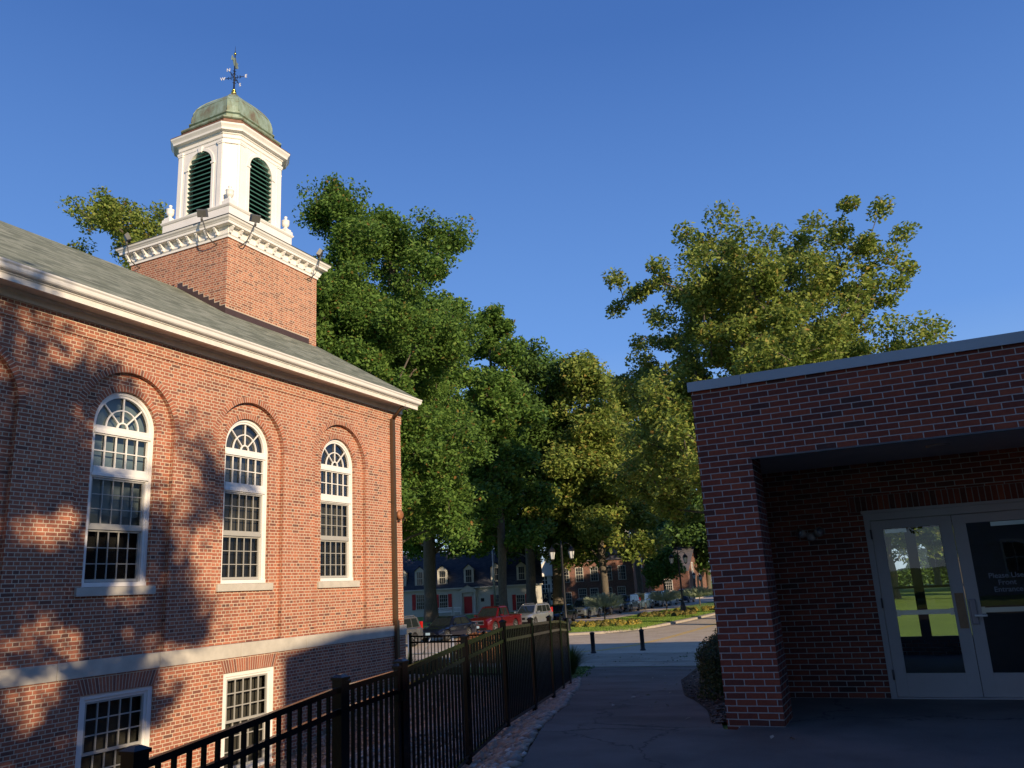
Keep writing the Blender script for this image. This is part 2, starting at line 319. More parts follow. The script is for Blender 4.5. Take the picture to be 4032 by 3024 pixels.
for yc in YB:
    fill(wall,CX,[ys[-1],yc-BR],lambda y:Z0,lambda y:Z1)
    A=[yc-BR+2*BR*i/40 for i in range(41)]; A=sorted(set([yc+BR*math.cos(math.pi*i/40) for i in range(41)]))
    fill(wall,CX,A,hz(yc,BR),lambda y:Z1)                                  # wall above bay arch
    # bay reveal
    ar=[(yc-BR,Z0)]+arc(yc,BR)+[(yc+BR,Z0)]
    for (y0,z0),(y1,z1) in zip(ar,ar[1:]): wall.face([(CX,y0,z0),(XR,y0,z0),(XR,y1,z1),(CX,y1,z1)],uv=[(0,z0),(.105,z0),(.105,z1),(0,z1)] if abs(y0-y1)<1e-6 else None)
    # recessed wall with window opening
    B=sorted(set(A+[yc+WR*math.cos(math.pi*i/40) for i in range(41)])); hb,hw=hz(yc,BR),hz(yc,WR)
    o=[y for y in B if y<=yc-WR+1e-9]; fill(wall,XR,o,lambda y:Z0,hb)
    o=[y for y in B if y>=yc+WR-1e-9]; fill(wall,XR,o,lambda y:Z0,hb)
    o=[y for y in B if abs(y-yc)<=WR+1e-9]; fill(wall,XR,o,hw,hb); fill(wall,XR,[yc-WR,yc+WR],lambda y:Z0,lambda y:1.95)
    ar=[(yc-WR,1.95)]+arc(yc,WR)+[(yc+WR,1.95),(yc-WR,1.95)]
    for (y0,z0),(y1,z1) in zip(ar,ar[1:]): wall.face([(XR,y0,z0),(XW-.02,y0,z0),(XW-.02,y1,z1),(XR,y1,z1)])
    ys.append(yc+BR)
fill(wall,CX,[ys[-1],YE1],lambda y:Z0,lambda y:Z1)
# slightly proud top band of brick under the frieze
wall.box(CX,CX+.022,YE0,YE1+.022,6.275,6.60)
# gable end wall, near end wall, back wall
RX,RZ=-17.42,10.2; SL=(RZ-6.9)/(-12.0-RX)
def roofz(x): return 6.9+SL*(-12.0-x) if x>RX else 6.9+SL*(x-(2*RX+12.0))
for Y in (YE0,YE1):
    wall.face([(CX,Y,-2.),(2*RX-CX,Y,-2.),(2*RX-CX,Y,6.6),(2*RX-CX,Y,roofz(2*RX-CX)-.1),(RX,Y,RZ-.1),(CX,Y,roofz(CX)-.1)])
wall.face([(2*RX-CX,YE0,-2),(2*RX-CX,YE1,-2),(2*RX-CX,YE1,6.7),(2*RX-CX,YE0,6.7)])
wall.build('brick_wall',M['cbrick'],ch)
# lower wall, 3 cm proud, with basement windows
LX=CX+.03; low=MB(); BY=[y-.0+.08 for y in YB[2:5]]; BW=.735; BT,BBt=.215,-1.68
yy=[YE0]
for i,yc in enumerate(BY):
    fill(low,LX,[yy[-1],yc-BW],lambda y:-2.1,lambda y:.50); fill(low,LX,[yc-BW,yc+BW],lambda y:BT,lambda y:.50); fill(low,LX,[yc-BW,yc+BW],lambda y:-2.1,lambda y:BBt)
    for q in (((yc-BW,BBt),(yc-BW,BT)),((yc+BW,BBt),(yc+BW,BT)),((yc-BW,BT),(yc+BW,BT)),((yc-BW,BBt),(yc+BW,BBt))):
        (a,b),(c,d)=q; low.face([(LX,a,b),(LX-.16,a,b),(LX-.16,c,d),(LX,c,d)])
    yy.append(yc+BW)
fill(low,LX,[yy[-1],YE1+.03],lambda y:-2.1,lambda y:.50); low.face([(LX,YE1+.03,-2.1),(LX-9.7,YE1+.03,-2.1),(LX-9.7,YE1+.03,.5),(LX,YE1+.03,.5)])
low.build('lower_wall',M['cbrick'],ch)
rg=MB()
def ring(mb,X,yc,zc,r0,r1,n=60,a0=0,a1=math.pi):
    for i in range(n):
        t0,t1=a0+(a1-a0)*i/n,a0+(a1-a0)*(i+1)/n; P=[]
        for r,t in ((r0,t0),(r1,t0),(r1,t1),(r0,t1)): P.append((X,yc+r*math.cos(t),zc+r*math.sin(t)))
        rm=(r0+r1)/2; mb.face(P,uv=[(t0*rm,.03),(t0*rm,.03+r1-r0),(t1*rm,.03+r1-r0),(t1*rm,.03)])
for yc in YB:
  for X_,r_ in ((CX+.003,BR),(XR+.003,WR)):
    rg=MB(); ring(rg,X_,yc,ZS,r_,r_+.115); rg.build('header_arch',M['cring'],ch)
for yc in BY:   # splayed jack arches
    rg=MB(); a,b,c,d=yc-BW,yc+BW,BT+.001,.47
    N=24
    for i in range(N):
        u0,u1=i/N,(i+1)/N; f=lambda u,sp:yc+(2*u-1)*(BW+sp)
        rg.face([(LX+.003,f(u0,0),c),(LX+.003,f(u1,0),c),(LX+.003,f(u1,.1),d),(LX+.003,f(u0,.1),d)],uv=[(u0*N*.0677,.03),(u1*N*.0677,.03),(u1*N*.0677,.25),(u0*N*.0677,.25)])
    rg.build('jack_arch',M['cring'],ch)
bc=MB()
yj=YE0
while yj<YE1:
    y1=min(yj+2.02,YE1+.06)
    if YE1+.06-y1<.3: y1=YE1+.06
    bc.box(CX-.05,CX+.055,yj,y1-.008,.50,.765); yj=y1
bc.box(2*RX-CX,CX-.05,YE1,YE1+.055,.50,.765)
bc.build('belt_course',M['stone'],ch,bev=.006)
# ---- windows
def muntins(mb,X,y0,y1,z0,z1,nc,nr,t=.022,d=.03):
    for i in range(1,nc): y=y0+(y1-y0)*i/nc; mb.box(X-d,X,y-t/2,y+t/2,z0,z1)
    for j in range(1,nr): z=z0+(z1-z0)*j/nr; mb.box(X-d,X-.0015,y0,y1,z-t/2,z+t/2)
def arcband(mb,X0,X1,yc,zc,r0,r1,n=36,a0=0,a1=math.pi):
    P=[]
    for i in range(n+1):
        t=a0+(a1-a0)*i/n; c,s_=math.cos(t),math.sin(t); P.append([(X1,yc+r0*c,zc+r0*s_),(X1,yc+r1*c,zc+r1*s_),(X0,yc+r1*c,zc+r1*s_),(X0,yc+r0*c,zc+r0*s_)])
    mb.loft(P)
def main_window(yc,idx):
    W=MB(); X=XW+.035; G=.57
    arcband(W,X-.08,X,yc,ZS,G+.045,WR-.003); arcband(W,X-.08,X-.02,yc,ZS,G,G+.046)
    for s in (-1,1):
        a,b=sorted((yc+s*(G+.045),yc+s*(WR-.003))); W.box(X-.08,X,a,b,1.96,ZS)
        a,b=sorted((yc+s*(G-.0),yc+s*(G+.046))); W.box(X-.08,X-.02,a,b,1.96,ZS)
    W.box(X-.08,X-.004,yc-G,yc+G,4.72,4.80); W.box(X-.08,X+.012,yc-G-.04,yc+G+.04,4.655,4.72)
    W.box(X-.08,X-.02,yc-G,yc+G,4.63,4.655)
    W.box(X-.08,X-.004,yc-G,yc+G,3.94,4.06); W.box(X-.08,X+.012,yc-G-.04,yc+G+.04,3.885,3.94); W.box(X-.08,X-.02,yc-G,yc+G,3.86,3.885)
    W.box(X-.08,X+.02,yc-WR+.003,yc+WR-.003,1.955,2.03)
    fr=W.build('window_frame',M['white'],ch,bev=.004)
    F=MB(); XF=X-.03
    arcband(F,XF-.03,XF,yc,4.80,.095,.125,16); arcband(F,XF-.03,XF,yc,4.80,.335,.358,24)
    for a in (45,90,135): t=R(a); F.bar((XF-.0155,yc+.12*math.cos(t),4.80+.12*math.sin(t)),(XF-.0155,yc+G*math.cos(t),4.80+G*math.sin(t)),.022,.028,up=(1,0,0))
    muntins(F,XF,yc-G,yc+G,4.06,4.63,5,2,.019); F.build('muntins',M['white'],fr)
    D=MB()
    for z0,z1,xo in ((3.015,3.86,0),(2.04,2.945,-.03)):
        xx=XF-.015+xo
        D.box(xx-.035,xx,yc-G,yc-G+.035,z0,z1); D.box(xx-.035,xx,yc+G-.045,yc+G,z0,z1); D.box(xx-.035,xx+.002,yc-G+.045,yc+G-.045,z1-.035,z1); D.box(xx-.035,xx+.002,yc-G+.045,yc+G-.045,z0,z0+(.05 if xo else .035))
        muntins(D,xx-.003,yc-G+.045,yc+G-.045,z0+.035,z1-.035,5,3,.015,.022)
    D.box(XF-.055,XF-.005,yc-G+.0,yc+G,2.945,3.015); D.build('sash',M['sash'],fr)
    g=MB(); xg=XF-.045
    N=30; g.face([(xg,yc+G*math.cos(math.pi*i/N),4.80+G*math.sin(math.pi*i/N)) for i in range(N+1)]); g.face([(xg,yc-G,4.06),(xg,yc+G,4.06),(xg,yc+G,4.63),(xg,yc-G,4.63)])
    g.build('glass',M['glass'],fr); g=MB()
    g.face([(xg-.01,yc-G,3.0),(xg-.01,yc+G,3.0),(xg-.01,yc+G,3.87),(xg-.01,yc-G,3.87)]); g.face([(xg-.04,yc-G,2.03),(xg-.04,yc+G,2.03),(xg-.04,yc+G,2.96),(xg-.04,yc-G,2.96)])
    g.build('glass',M['scrglass'],fr)
    # what hangs behind the panes: pale blinds above, dark room below
    xb=xg-.16; b=MB(); top={0:M['blind'],1:M['screen'],2:M['dark']}[idx]
    b.face([(xb,yc-.66,4.0),(xb,yc+.66,4.0),(xb,yc+.66,5.5),(xb,yc-.66,5.5)]); b.build('blind',top,fr)
    b=MB(); b.face([(xb,yc-.66,2.98),(xb,yc+.66,2.98),(xb,yc+.66,3.99),(xb,yc-.66,3.99)]); b.build('shade',M['blind'] if idx==0 else M['screen'],fr)
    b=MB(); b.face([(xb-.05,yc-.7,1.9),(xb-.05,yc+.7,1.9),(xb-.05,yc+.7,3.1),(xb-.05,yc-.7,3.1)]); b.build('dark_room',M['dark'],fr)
    s_=MB(); s_.box(XW-.05,XR+.06,yc-.81,yc+.81,1.80,1.948); s_.build('window_sill',M['stone'],ch,bev=.006)
for i,yc in enumerate(YB): main_window(yc,{3:0,4:1}.get(i,2 if i>4 else 0))
def low_window(yc):
    X=LX-.03; W=MB(); G=.585
    for s in (-1,1):
        a,b=sorted((yc+s*(G+.05),yc+s*(BW-.003))); W.box(X-.09,X,a,b,BBt+.01,BT-.003)
        a,b=sorted((yc+s*G,yc+s*(G+.052))); W.box(X-.09,X-.025,a,b,BBt+.01,BT-.005)
    W.box(X-.09,X,yc-G-.05,yc+G+.05,.135,BT-.003); W.box(X-.09,X-.025,yc-G,yc+G,.09,.137); W.box(X-.09,X+.03,yc-BW+.003,yc+BW-.003,BBt+.005,BBt+.07)
    fr=W.build('basement_window',M['white'],ch,bev=.004)
    D=MB()
    for z0,z1,xo in ((-.74,.09,0),(BBt+.07,-.70,-.04)):
        xx=X-.035+xo
        D.box(xx-.035,xx,yc-G,yc-G+.035,z0,z1); D.box(xx-.035,xx,yc+G-.035,yc+G,z0,z1); D.box(xx-.035,xx+.002,yc-G+.035,yc+G-.035,z1-.03,z1); D.box(xx-.035,xx+.002,yc-G+.035,yc+G-.035,z0,z0+.05)
        muntins(D,xx-.003,yc-G+.035,yc+G-.035,z0+.05,z1-.03,5,3,.02,.025)
    D.build('sash',M['sash'],fr)
    g=MB(); g.face([(X-.115,yc-G,BBt),(X-.115,yc+G,BBt),(X-.115,yc+G,.12),(X-.115,yc-G,.12)]); g.build('glass',M['scrglass'],fr)
    b=MB(); b.face([(X-.26,yc-.8,BBt),(X-.26,yc+.8,BBt),(X-.26,yc+.8,.3),(X-.26,yc-.8,.3)]); b.build('window_shade',M['screen'],fr)
for yc in BY: low_window(yc)
# ---- eaves
def yprof(mb,prof,y0,y1):   # closed profile in x,z extruded along y
    a=[(x,y0,z) for x,z in prof]; b=[(x,y1,z) for x,z in prof]; n=len(prof)
    for k in range(n): mb.face([a[k],a[(k+1)%n],b[(k+1)%n],b[k]])
    mb.face(a[::-1]); mb.face(b)
YG=YE1+.16
e=MB(); yprof(e,[(CX-.02,6.58),(CX+.045,6.58),(CX+.045,6.69),(CX+.08,6.72),(CX+.08,6.74),(CX-.02,6.74)],YE0,YE1+.06); e.box(-18,CX-.02,YE1+.003,YE1+.06,6.58,6.74); e.build('frieze_board',M['whiteold'],ch)
e=MB(); yprof(e,[(CX-.02,6.741),(-12.12,6.741),(-12.12,6.765),(CX-.02,6.765)],YE0,YG-.03); e.build('eave_soffit',M['whiteold'],ch)
e=MB(); yprof(e,[(-12.14,6.66),(-12.085,6.66),(-12.085,6.755),(-12.06,6.77),(-12.06,6.79),(-12.14,6.79)],YE0,YG-.02); e.build('fascia_board',M['whiteold'],ch)
gp_=[(-12.13,6.792),(-12.02,6.792),(-11.995,6.80),(-11.975,6.82),(-11.965,6.85),(-11.958,6.88),(-11.935,6.905),(-11.93,6.93),(-11.945,6.93),(-11.97,6.90),(-11.985,6.85),(-12.0,6.815),(-12.13,6.81)]
e=MB(); y=YE0
while y<YG: y1=min(y+3.1,YG); yprof(e,gp_,y,y1-.004); y=y1
e.face([(x,YG+.0,z) for x,z in [(-12.13,6.792),(-12.02,6.792),(-11.975,6.82),(-11.93,6.93),(-12.13,6.93)]]); e.build('gutter',M['white'],ch)
# roof, thickness 5 cm
rf=MB(); LL=math.hypot(1,SL)
def slope(x0,x1,y0,y1,off): return [(x0,y0,roofz(x0)+off),(x1,y0,roofz(x1)+off),(x1,y1,roofz(x1)+off),(x0,y1,roofz(x0)+off)]
def ruv(q): return [(p[1],abs(p[0]-RX)*LL) for p in q]
for xa in (-11.985,2*RX+11.985):
    q=slope(xa,RX,YE0-.2,YG,.055); rf.face(q,uv=ruv(q)); q=slope(xa,RX,YE0-.2,YG,0); rf.face(q[::-1],uv=ruv(q))
    for Y in (YE0-.2,YG): rf.face([(xa,Y,roofz(xa)),(RX,Y,roofz(RX)),(RX,Y,roofz(RX)+.055),(xa,Y,roofz(xa)+.055)])
    rf.face([(xa,YE0-.2,roofz(xa)),(xa,YG,roofz(xa)),(xa,YG,roofz(xa)+.055),(xa,YE0-.2,roofz(xa)+.055)])
rf.build('shingle_roof',M['shingle'],ch)
# downspout and bell
d=MB(); yd=18.76
d.tube([(-12.10,yd-.02,6.72),(-12.25,yd-.02,6.60),(-12.50,yd-.0,6.36)],.045,8)
for (za,zb) in ((6.36,4.0),(4.0,.9),(.9,-.5)): d.box(CX+.02 if za>.9 else CX+.06,CX+.115 if za>.9 else CX+.15,yd-.058,yd+.058,zb+.004,za)
for k in (-.03,.0,.03): d.box(CX+.115,CX+.122,yd+k-.006,yd+k+.006,.9,6.36)
d.box(CX+.0,CX+.13,yd-.064,yd+.064,3.04,3.06); d.box(CX,CX+.125,yd-.064,yd+.064,.86,.9); d.build('downspout',M['down'],ch)
d=MB(); d.tube([(CX+.14,yd+.1,6.60),(CX+.13,yd+.12,6.45),(CX+.02,yd+.12,6.42)],.014,6); d.build('vent_pipe',M['white'],ch)
b=MB(); yb=19.03; zb=3.69
pts=[(.0,.0),(.125,.0),(.135,.012),(.13,.05),(.105,.075),(.05,.085),(0.001,.088)]
rings=[[(CX+.06+h,yb+r*math.cos(2*math.pi*k/20),zb+r*math.sin(2*math.pi*k/20)) for k in range(20)] for r,h in pts[1:]]
b.loft(rings,smooth=True); b.tube([(CX+.145,yb,zb),(CX+.165,yb,zb)],.012,8); bl=b.build('alarm_bell',M['bellm'],ch)
b=MB(); b.boxc((CX+.03,yb,zb-.03),(.06,.10,.10)); b.boxc((CX+.05,yb,zb-.15),(.05,.06,.05)); b.tube([(CX+.05,yb,zb-.12),(CX+.05,yb-.05,zb-.17),(CX+.05,yb+.04,zb-.18)],.01,6); b.build('bell_bracket',M['down'],bl)
# ---- tower
AX,AY=-17.48,17.29; TH=1.89
def sq(h,z,c=0,ax=AX,ay=AY):
    if c==0: return [(ax-h,ay-h,z),(ax+h,ay-h,z),(ax+h,ay+h,z),(ax-h,ay+h,z)]
    return [(ax-(h-c),ay-h,z),(ax+(h-c),ay-h,z),(ax+h,ay-(h-c),z),(ax+h,ay+(h-c),z),(ax+(h-c),ay+h,z),(ax-(h-c),ay+h,z),(ax-h,ay+(h-c),z),(ax-h,ay-(h-c),z)]
t=MB(); t.loft([sq(TH,6.0),sq(TH,11.38)]); t.build('tower_wall',M['tbrick'],ch)
# stepped flashing
f=MB(); y0=AY-TH
for sgn in (1,-1):
    xs=AX+TH
    n=9; st=(AX+TH-RX)/n
    for i in range(n):
        xa=AX+sgn*(TH)-sgn*st*i; xb=xa-sgn*st; a,b_=sorted((xa,xb)); zt=roofz(AX+TH)+SL*st*(i+.0)+.30
        f.face([(a,y0-.012,roofz(a)+.03),(b_,y0-.012,roofz(b_)+.03),(b_,y0-.012,zt),(a,y0-.012,zt)])
        f.face([(a,y0-.012,zt),(b_,y0-.012,zt),(b_,y0,zt),(a,y0,zt)])
f.box(AX+TH,AX+TH+.012,y0-.012,AY+TH-.35,roofz(AX+TH)-.02,roofz(AX+TH)+.22); f.build('step_flashing',M['flash'],ch)
f=MB()
for i in range(9):
    st=(AX+TH-RX)/9; xa=AX+TH-st*i; zt=roofz(AX+TH)+SL*st*i+.30
    f.box(xa-st,xa,y0-.006,y0,zt+.0,zt+.022); f.box(xa-.022,xa,y0-.0065,y0,zt-SL*st+.022,zt)
f.box(AX+TH,AX+TH+.006,y0,AY+TH-.35,roofz(AX+TH)+.22,roofz(AX+TH)+.242); f.build('flashing_mortar',plain('pale_mortar',(.5,.42,.33),.9),ch)
c=MB()
prof=[(1.90,11.36),(1.925,11.36),(1.925,11.42),(1.95,11.45),(1.95,11.60),(1.975,11.63),(1.975,11.665),(2.13,11.665),(2.13,11.73),(2.145,11.74),(2.165,11.77),(2.20,11.80),(2.215,11.84),(2.215,11.862),(1.30,11.98)]
c.loft([sq(h,z) for h,z in prof],cap=False); c.build('tower_cornice',M['white'],ch)
c=MB(); c.loft([sq(2.222,11.845),sq(2.228,11.87),(sq(1.30,11.99))],cap=False); c.build('cornice_cap',M['lead'],ch)
# modillions
mp=None; N=11
for side in range(4):
    for i in range(N+1):
        s=-1.90+3.8*i/N if True else 0
        if i==N: continue
        q=MB(); q.face([]) if False else None
        prf=[(0,0),(.0,-.20),(.05,-.20),(.055,-.15),(.09,-.12),(.13,-.06),(.15,-.045),(.15,0)]
        a=[(x_,-.035,z_) for x_,z_ in prf]; b_=[(x_,.035,z_) for x_,z_ in prf]; n_=len(prf)
        if mp is None:
            for k in range(n_): q.face([a[k],a[(k+1)%n_],b_[(k+1)%n_],b_[k]])
            q.face(a[::-1]); q.face(b_); mp=q.build('modillion',M['white'],None); o=mp; o.parent=ch
        else: o=mp.copy(); S.collection.objects.link(o)
        ang=[-90,0,90,180][side]; ca,sa=math.cos(R(ang)),math.sin(R(ang)); h=1.951
        P=Vector((AX+ca*h-sa*s,AY+sa*h+ca*s,11.664)); o.parent=ch; o.location=P-Vector(ch.location); o.rotation_euler=(0,0,R(ang))
c=MB(); c.loft([sq(1.335,11.94),sq(1.335,12.70),sq(1.36,12.72),sq(1.385,12.76),sq(1.385,12.79),sq(1.30,12.80)]); c.build('base_block',M['white'],ch)
for sx,sy in ((1,-1),(-1,-1),(1,1),(-1,1)):
    q=MB(); ux,uy=AX+sx*1.2,AY+sy*1.2
    q.loft([sq(.155,12.80,0,ux,uy),sq(.155,12.90,0,ux,uy),sq(.12,12.905,0,ux,uy),sq(.12,12.97,0,ux,uy)])
    q.lathe((ux,uy,12.97),[(.10,0),(.085,.03),(.045,.07),(.05,.085),(.10,.12),(.118,.18),(.12,.28),(.125,.285),(.125,.305),(.085,.315),(.05,.335),(.035,.36),(.03,.37),(.048,.40),(.055,.425),(.045,.45),(.015,.468)],20)
    q.build('urn',M['white'],ch)
# belfry
BH,BC=1.236,.35
bf=MB(); OW,OB,OS=.48,12.88,14.40
def face_wall(mb,rot,h,half,z0,z1,thick):
    ca,sa=math.cos(R(rot)),math.sin(R(rot))
    T=lambda u,v,z:(AX+ca*u-sa*v,AY+sa*u+ca*v,z)
    def q(u,v0,z0_,v1,z1_,v2,z2,v3,z3): mb.face([T(u,v0,z0_),T(u,v1,z1_),T(u,v2,z2),T(u,v3,z3)])
    mb.face([T(h,-half,z0),T(h,-OW,z0),T(h,-OW,z1),T(h,-half,z1)]); mb.face([T(h,OW,z0),T(h,half,z0),T(h,half,z1),T(h,OW,z1)])
    mb.face([T(h,-OW,z0),T(h,OW,z0),T(h,OW,OB),T(h,-OW,OB)])
    n=24; A=[(-OW*math.cos(math.pi*i/n),OS+OW*math.sin(math.pi*i/n)) for i in range(n+1)]
    for (a,za),(b,zb) in zip(A,A[1:]): mb.face([T(h,a,za),T(h,b,zb),T(h,b,z1),T(h,a,z1)])
    A=[(-OW,OB)]+A+[(OW,OB),(-OW,OB)]
    for (a,za),(b,zb) in zip(A,A[1:]): mb.face([T(h,a,za),T(h-thick,a,za),T(h-thick,b,zb),T(h,b,zb)])
    return T
for rot in (-90,0,90,180): face_wall(bf,rot,BH,BH-BC,12.79,15.12,.22)
for k in range(4):
    r0=sq(BH,12.79,BC); r1=sq(BH,15.12,BC); i=(2*k+1)%8; j=(i+1)%8; bf.face([r0[i],r0[j],r1[j],r1[i]])
bf.build('belfry',M['white'],ch)
tr=MB(); lv=MB(); bk=MB()
for rot in (-90,0,90,180):
    ca,sa=math.cos(R(rot)),math.sin(R(rot)); T=lambda u,v,z,ca=ca,sa=sa:(AX+ca*u-sa*v,AY+sa*u+ca*v,z)
    def bx(mb,u0,u1,v0,v1,z0,z1):
        a=[T(u,v,z) for z in (z0,z1) for v in (v0,v1) for u in (u0,u1)]
        for q in ((0,2,3,1),(4,5,7,6),(0,1,5,4),(2,6,7,3),(0,4,6,2),(1,3,7,5)): mb.face([a[i] for i in q])
    e_=BH-BC
    for s in (-1,1):
        a,b_=sorted((s*(e_-.16),s*(e_-.0))); bx(tr,BH+.0,BH+.03,a,b_,12.80,15.0); bx(tr,BH,BH+.05,a-.015,b_+.015,14.90,14.95); bx(tr,BH,BH+.06,a-.03,b_+.03,14.95,15.02)
        a,b_=sorted((s*OW,s*(OW+.09))); bx(tr,BH,BH+.02,a,b_,12.80,14.36); bx(tr,BH,BH+.045,a-.02,b_+.02,14.34,14.40)
        a,b_=sorted((s*.10,s*(e_-.19))); bx(tr,BH,BH+.015,a,b_,14.96,14.98)
    P=[]
    for i in range(25):
        t=math.pi*i/24; c_,s_=math.cos(t),math.sin(t); P.append([T(BH+.02,OW*c_,OS+OW*s_),T(BH+.02,(OW+.09)*c_,OS+(OW+.09)*s_),T(BH,(OW+.09)*c_,OS+(OW+.09)*s_),T(BH,OW*c_,OS+OW*s_)])
    tr.loft(P)
    a=[T(BH+d_,v*w_,z) for z,w_ in ((14.84,.05),(15.03,.085)) for d_,v in ((0,-1),(.05,-1),(.05,1),(0,1))]
    tr.loft([a[:4],a[4:]])
    # louvre slats
    L=MB(); z=OB+.0
    while z<OS+OW-.03:
        zz=z+.06; half=OW if zz<OS else math.sqrt(max(.001,OW*OW-(zz-OS)**2)); 
        if half>.08:
            a=[T(BH+.0,-half,z),T(BH+.0,half,z),T(BH-.19,half,z+.125),T(BH-.19,-half,z+.125)]; b_=[(p[0],p[1],p[2]+.035) for p in a]
            L.loft([a,b_])
        z+=.148
    L.build('louver',M['green_louver'],ch)
    bk.face([T(BH-.24,-.6,12.8),T(BH-.24,.6,12.8),T(BH-.24,.6,15),T(BH-.24,-.6,15)])
    # chamfer panel strips
for k in range(4):
    r=sq(BH+.001,0,BC); i=(2*k+1)%8; j=(i+1)%8; p,q=Vector(r[i]),Vector(r[j]); d_=(q-p).normalized(); n_=Vector((d_.y,-d_.x,0))
    if n_.dot(p-Vector((AX,AY,0)))<0: n_=-n_
    for (a,b_,z0,z1) in ((.0,.06,12.8,15.0),(.435,.495,12.8,15.0)):
        P=[p+d_*a,p+d_*b_,p+d_*b_+n_*.02,p+d_*a+n_*.02]; tr.loft([[(v.x,v.y,z0) for v in P],[(v.x,v.y,z1) for v in P]])
    for z0,z1 in ((14.92,14.95),):
        P=[p-d_*.02,q+d_*.02,q+d_*.02+n_*.04,p-d_*.02+n_*.04]; tr.loft([[(v.x,v.y,z0) for v in P],[(v.x,v.y,z1+.05) for v in P]])
tr.build('belfry_trim',M['white'],ch); bk.build('belfry_inside',M['dark'],ch)
c=MB(); prof=[(BH+.005,BC,15.08),(BH+.03,BC+.01,15.10),(BH+.03,BC+.01,15.20),(BH+.06,BC+.025,15.22),(BH+.07,BC+.03,15.26),(BH+.17,BC+.07,15.28),(BH+.18,BC+.07,15.34),(BH+.205,BC+.085,15.38),(BH+.24,BC+.10,15.43),(BH+.25,BC+.105,15.475),(BH,BC,15.50)]
c.loft([sq(h,z,cc) for h,cc,z in prof]); c.build('belfry_cornice',M['white'],ch)
c=MB(); prof=[(BH+.258,BC+.11,15.478),(BH+.258,BC+.11,15.495),(1.22,.365,15.56),(1.20,.36,15.57),(1.20,.36,15.80)]
c.loft([sq(h,z,cc) for h,cc,z in prof]); c.build('copper_tier',M['copperbrown'],ch)
c=MB(); prof=[(1.22,.37,15.79),(1.25,.375,15.82),(1.25,.375,15.86),(1.20,.36,15.89),(1.0,.26,15.94),(1.0,.26,16.10),(1.045,.27,16.13),(1.045,.27,16.17),(.985,.25,16.19),(.985,.25,16.24),(.975,.25,16.40),(.945,.245,16.56),(.885,.235,16.72),(.79,.215,16.87),(.66,.185,17.02),(.50,.15,17.17),(.33,.11,17.31),(.18,.07,17.42),(.12,.05,17.48),(.11,.045,17.53)]
c.loft([sq(h,z,cc) for h,cc,z in prof]); dm=c.build('copper_dome',M['copper'],ch)
c=MB()
ribs=[(.985,.25,16.24),(.975,.25,16.40),(.945,.245,16.56),(.885,.235,16.72),(.79,.215,16.87),(.66,.185,17.02),(.50,.15,17.17),(.33,.11,17.31),(.18,.07,17.42)]
for k in range(8): c.tube([sq(h+.004,z,cc)[k] for h,cc,z in ribs],.014,5)
for h,cc,z in ((.885,.235,16.72),):
    r=sq(h+.004,z,cc)
    for k in range(8): c.tube([r[k],r[(k+1)%8]],.008,4)
c.build('dome_seam',M['copper'],dm)
# weather vane
fx,fy=AX,AY
v=MB(); v.tube([(fx,fy,17.5),(fx,fy,19.05)],[.030,.016],8); v.tube([(fx,fy,19.12),(fx,fy,19.40)],[.012,.002],6)
for a,ln in ((0,.33),(90,.33),(180,.33),(270,.33)):
    a=R(a+18); c_,s_=math.cos(a),math.sin(a); v.tube([(fx,fy,18.2),(fx+c_*ln,fy+s_*ln,18.2)],.011,6)
    for rr,zz in ((.10,.07),(.20,.05)):
        for sg in (-1,1): v.tube([(fx+c_*rr,fy+s_*rr,18.2),(fx+c_*(rr+.02),fy+s_*(rr+.02),18.2+sg*zz*.6),(fx+c_*(rr-.02),fy+s_*(rr-.02),18.2+sg*zz)],.010,5)
for zz in (17.98,18.08,18.32,18.42):
    for a in (0,90,180,270):
        a=R(a+60); v.tube([(fx,fy,zz),(fx+.05*math.cos(a),fy+.05*math.sin(a),zz+.03)],.012,5)
vane=v.build('weather_vane',M['iron'],ch)
# feathered arrow-like vane plate seen nearly edge on
v=MB(); dv=Vector((math.cos(R(115)),math.sin(R(115)),0)); nv=Vector((-dv.y,dv.x,0))
out=[(-.30,18.66),(-.16,18.74),(-.05,18.62),(.06,18.60),(.20,18.66),(.32,18.78),(.22,18.82),(.30,18.92),(.12,18.86),(.05,18.98),(-.04,18.92),(-.12,18.84),(-.26,18.86)]
Pt=lambda s,z,o:(fx+dv.x*s+nv.x*o,fy+dv.y*s+nv.y*o,z)
a=[Pt(s,z,-.012) for s,z in out]; b_=[Pt(s,z,.012) for s,z in out]; v.loft([a,b_]); v.build('vane_plate',M['copper'],vane)
v=MB(); v.lathe((fx,fy,17.62),[(.05,-.09),(.045,-.06),(.075,-.05),(.09,0),(.075,.05),(.05,.07),(.055,.08),(.07,.10),(.055,.13),(.03,.14)],16); v.build('gold_ball',M['gold'],vane)
v=MB(); v.lathe((fx,fy,19.09),[(.01,-.045),(.035,-.03),(.045,0),(.035,.03),(.01,.045)],14); v.build('gold_ball',M['gold'],vane)
def text(name,body,size,loc,rot,mat,parent,ext=.004,align='CENTER',bold=0):
    cu=bpy.data.curves.new(name,'FONT'); cu.body=body; cu.size=size; cu.extrude=ext; cu.align_x=align; cu.align_y='CENTER'; cu.offset=bold; cu.space_line=.95
    tmp=bpy.data.objects.new(name+'_curve',cu); S.collection.objects.link(tmp); dg=bpy.context.evaluated_depsgraph_get(); dg.update(); me=bpy.data.meshes.new_from_object(tmp.evaluated_get(dg)); bpy.data.objects.remove(tmp)
    me.materials.clear(); me.materials.append(mat); o=bpy.data.objects.new(name,me); link(o,parent); o.location=Vector(loc)-world_loc(parent); o.rotation_euler=rot; return o
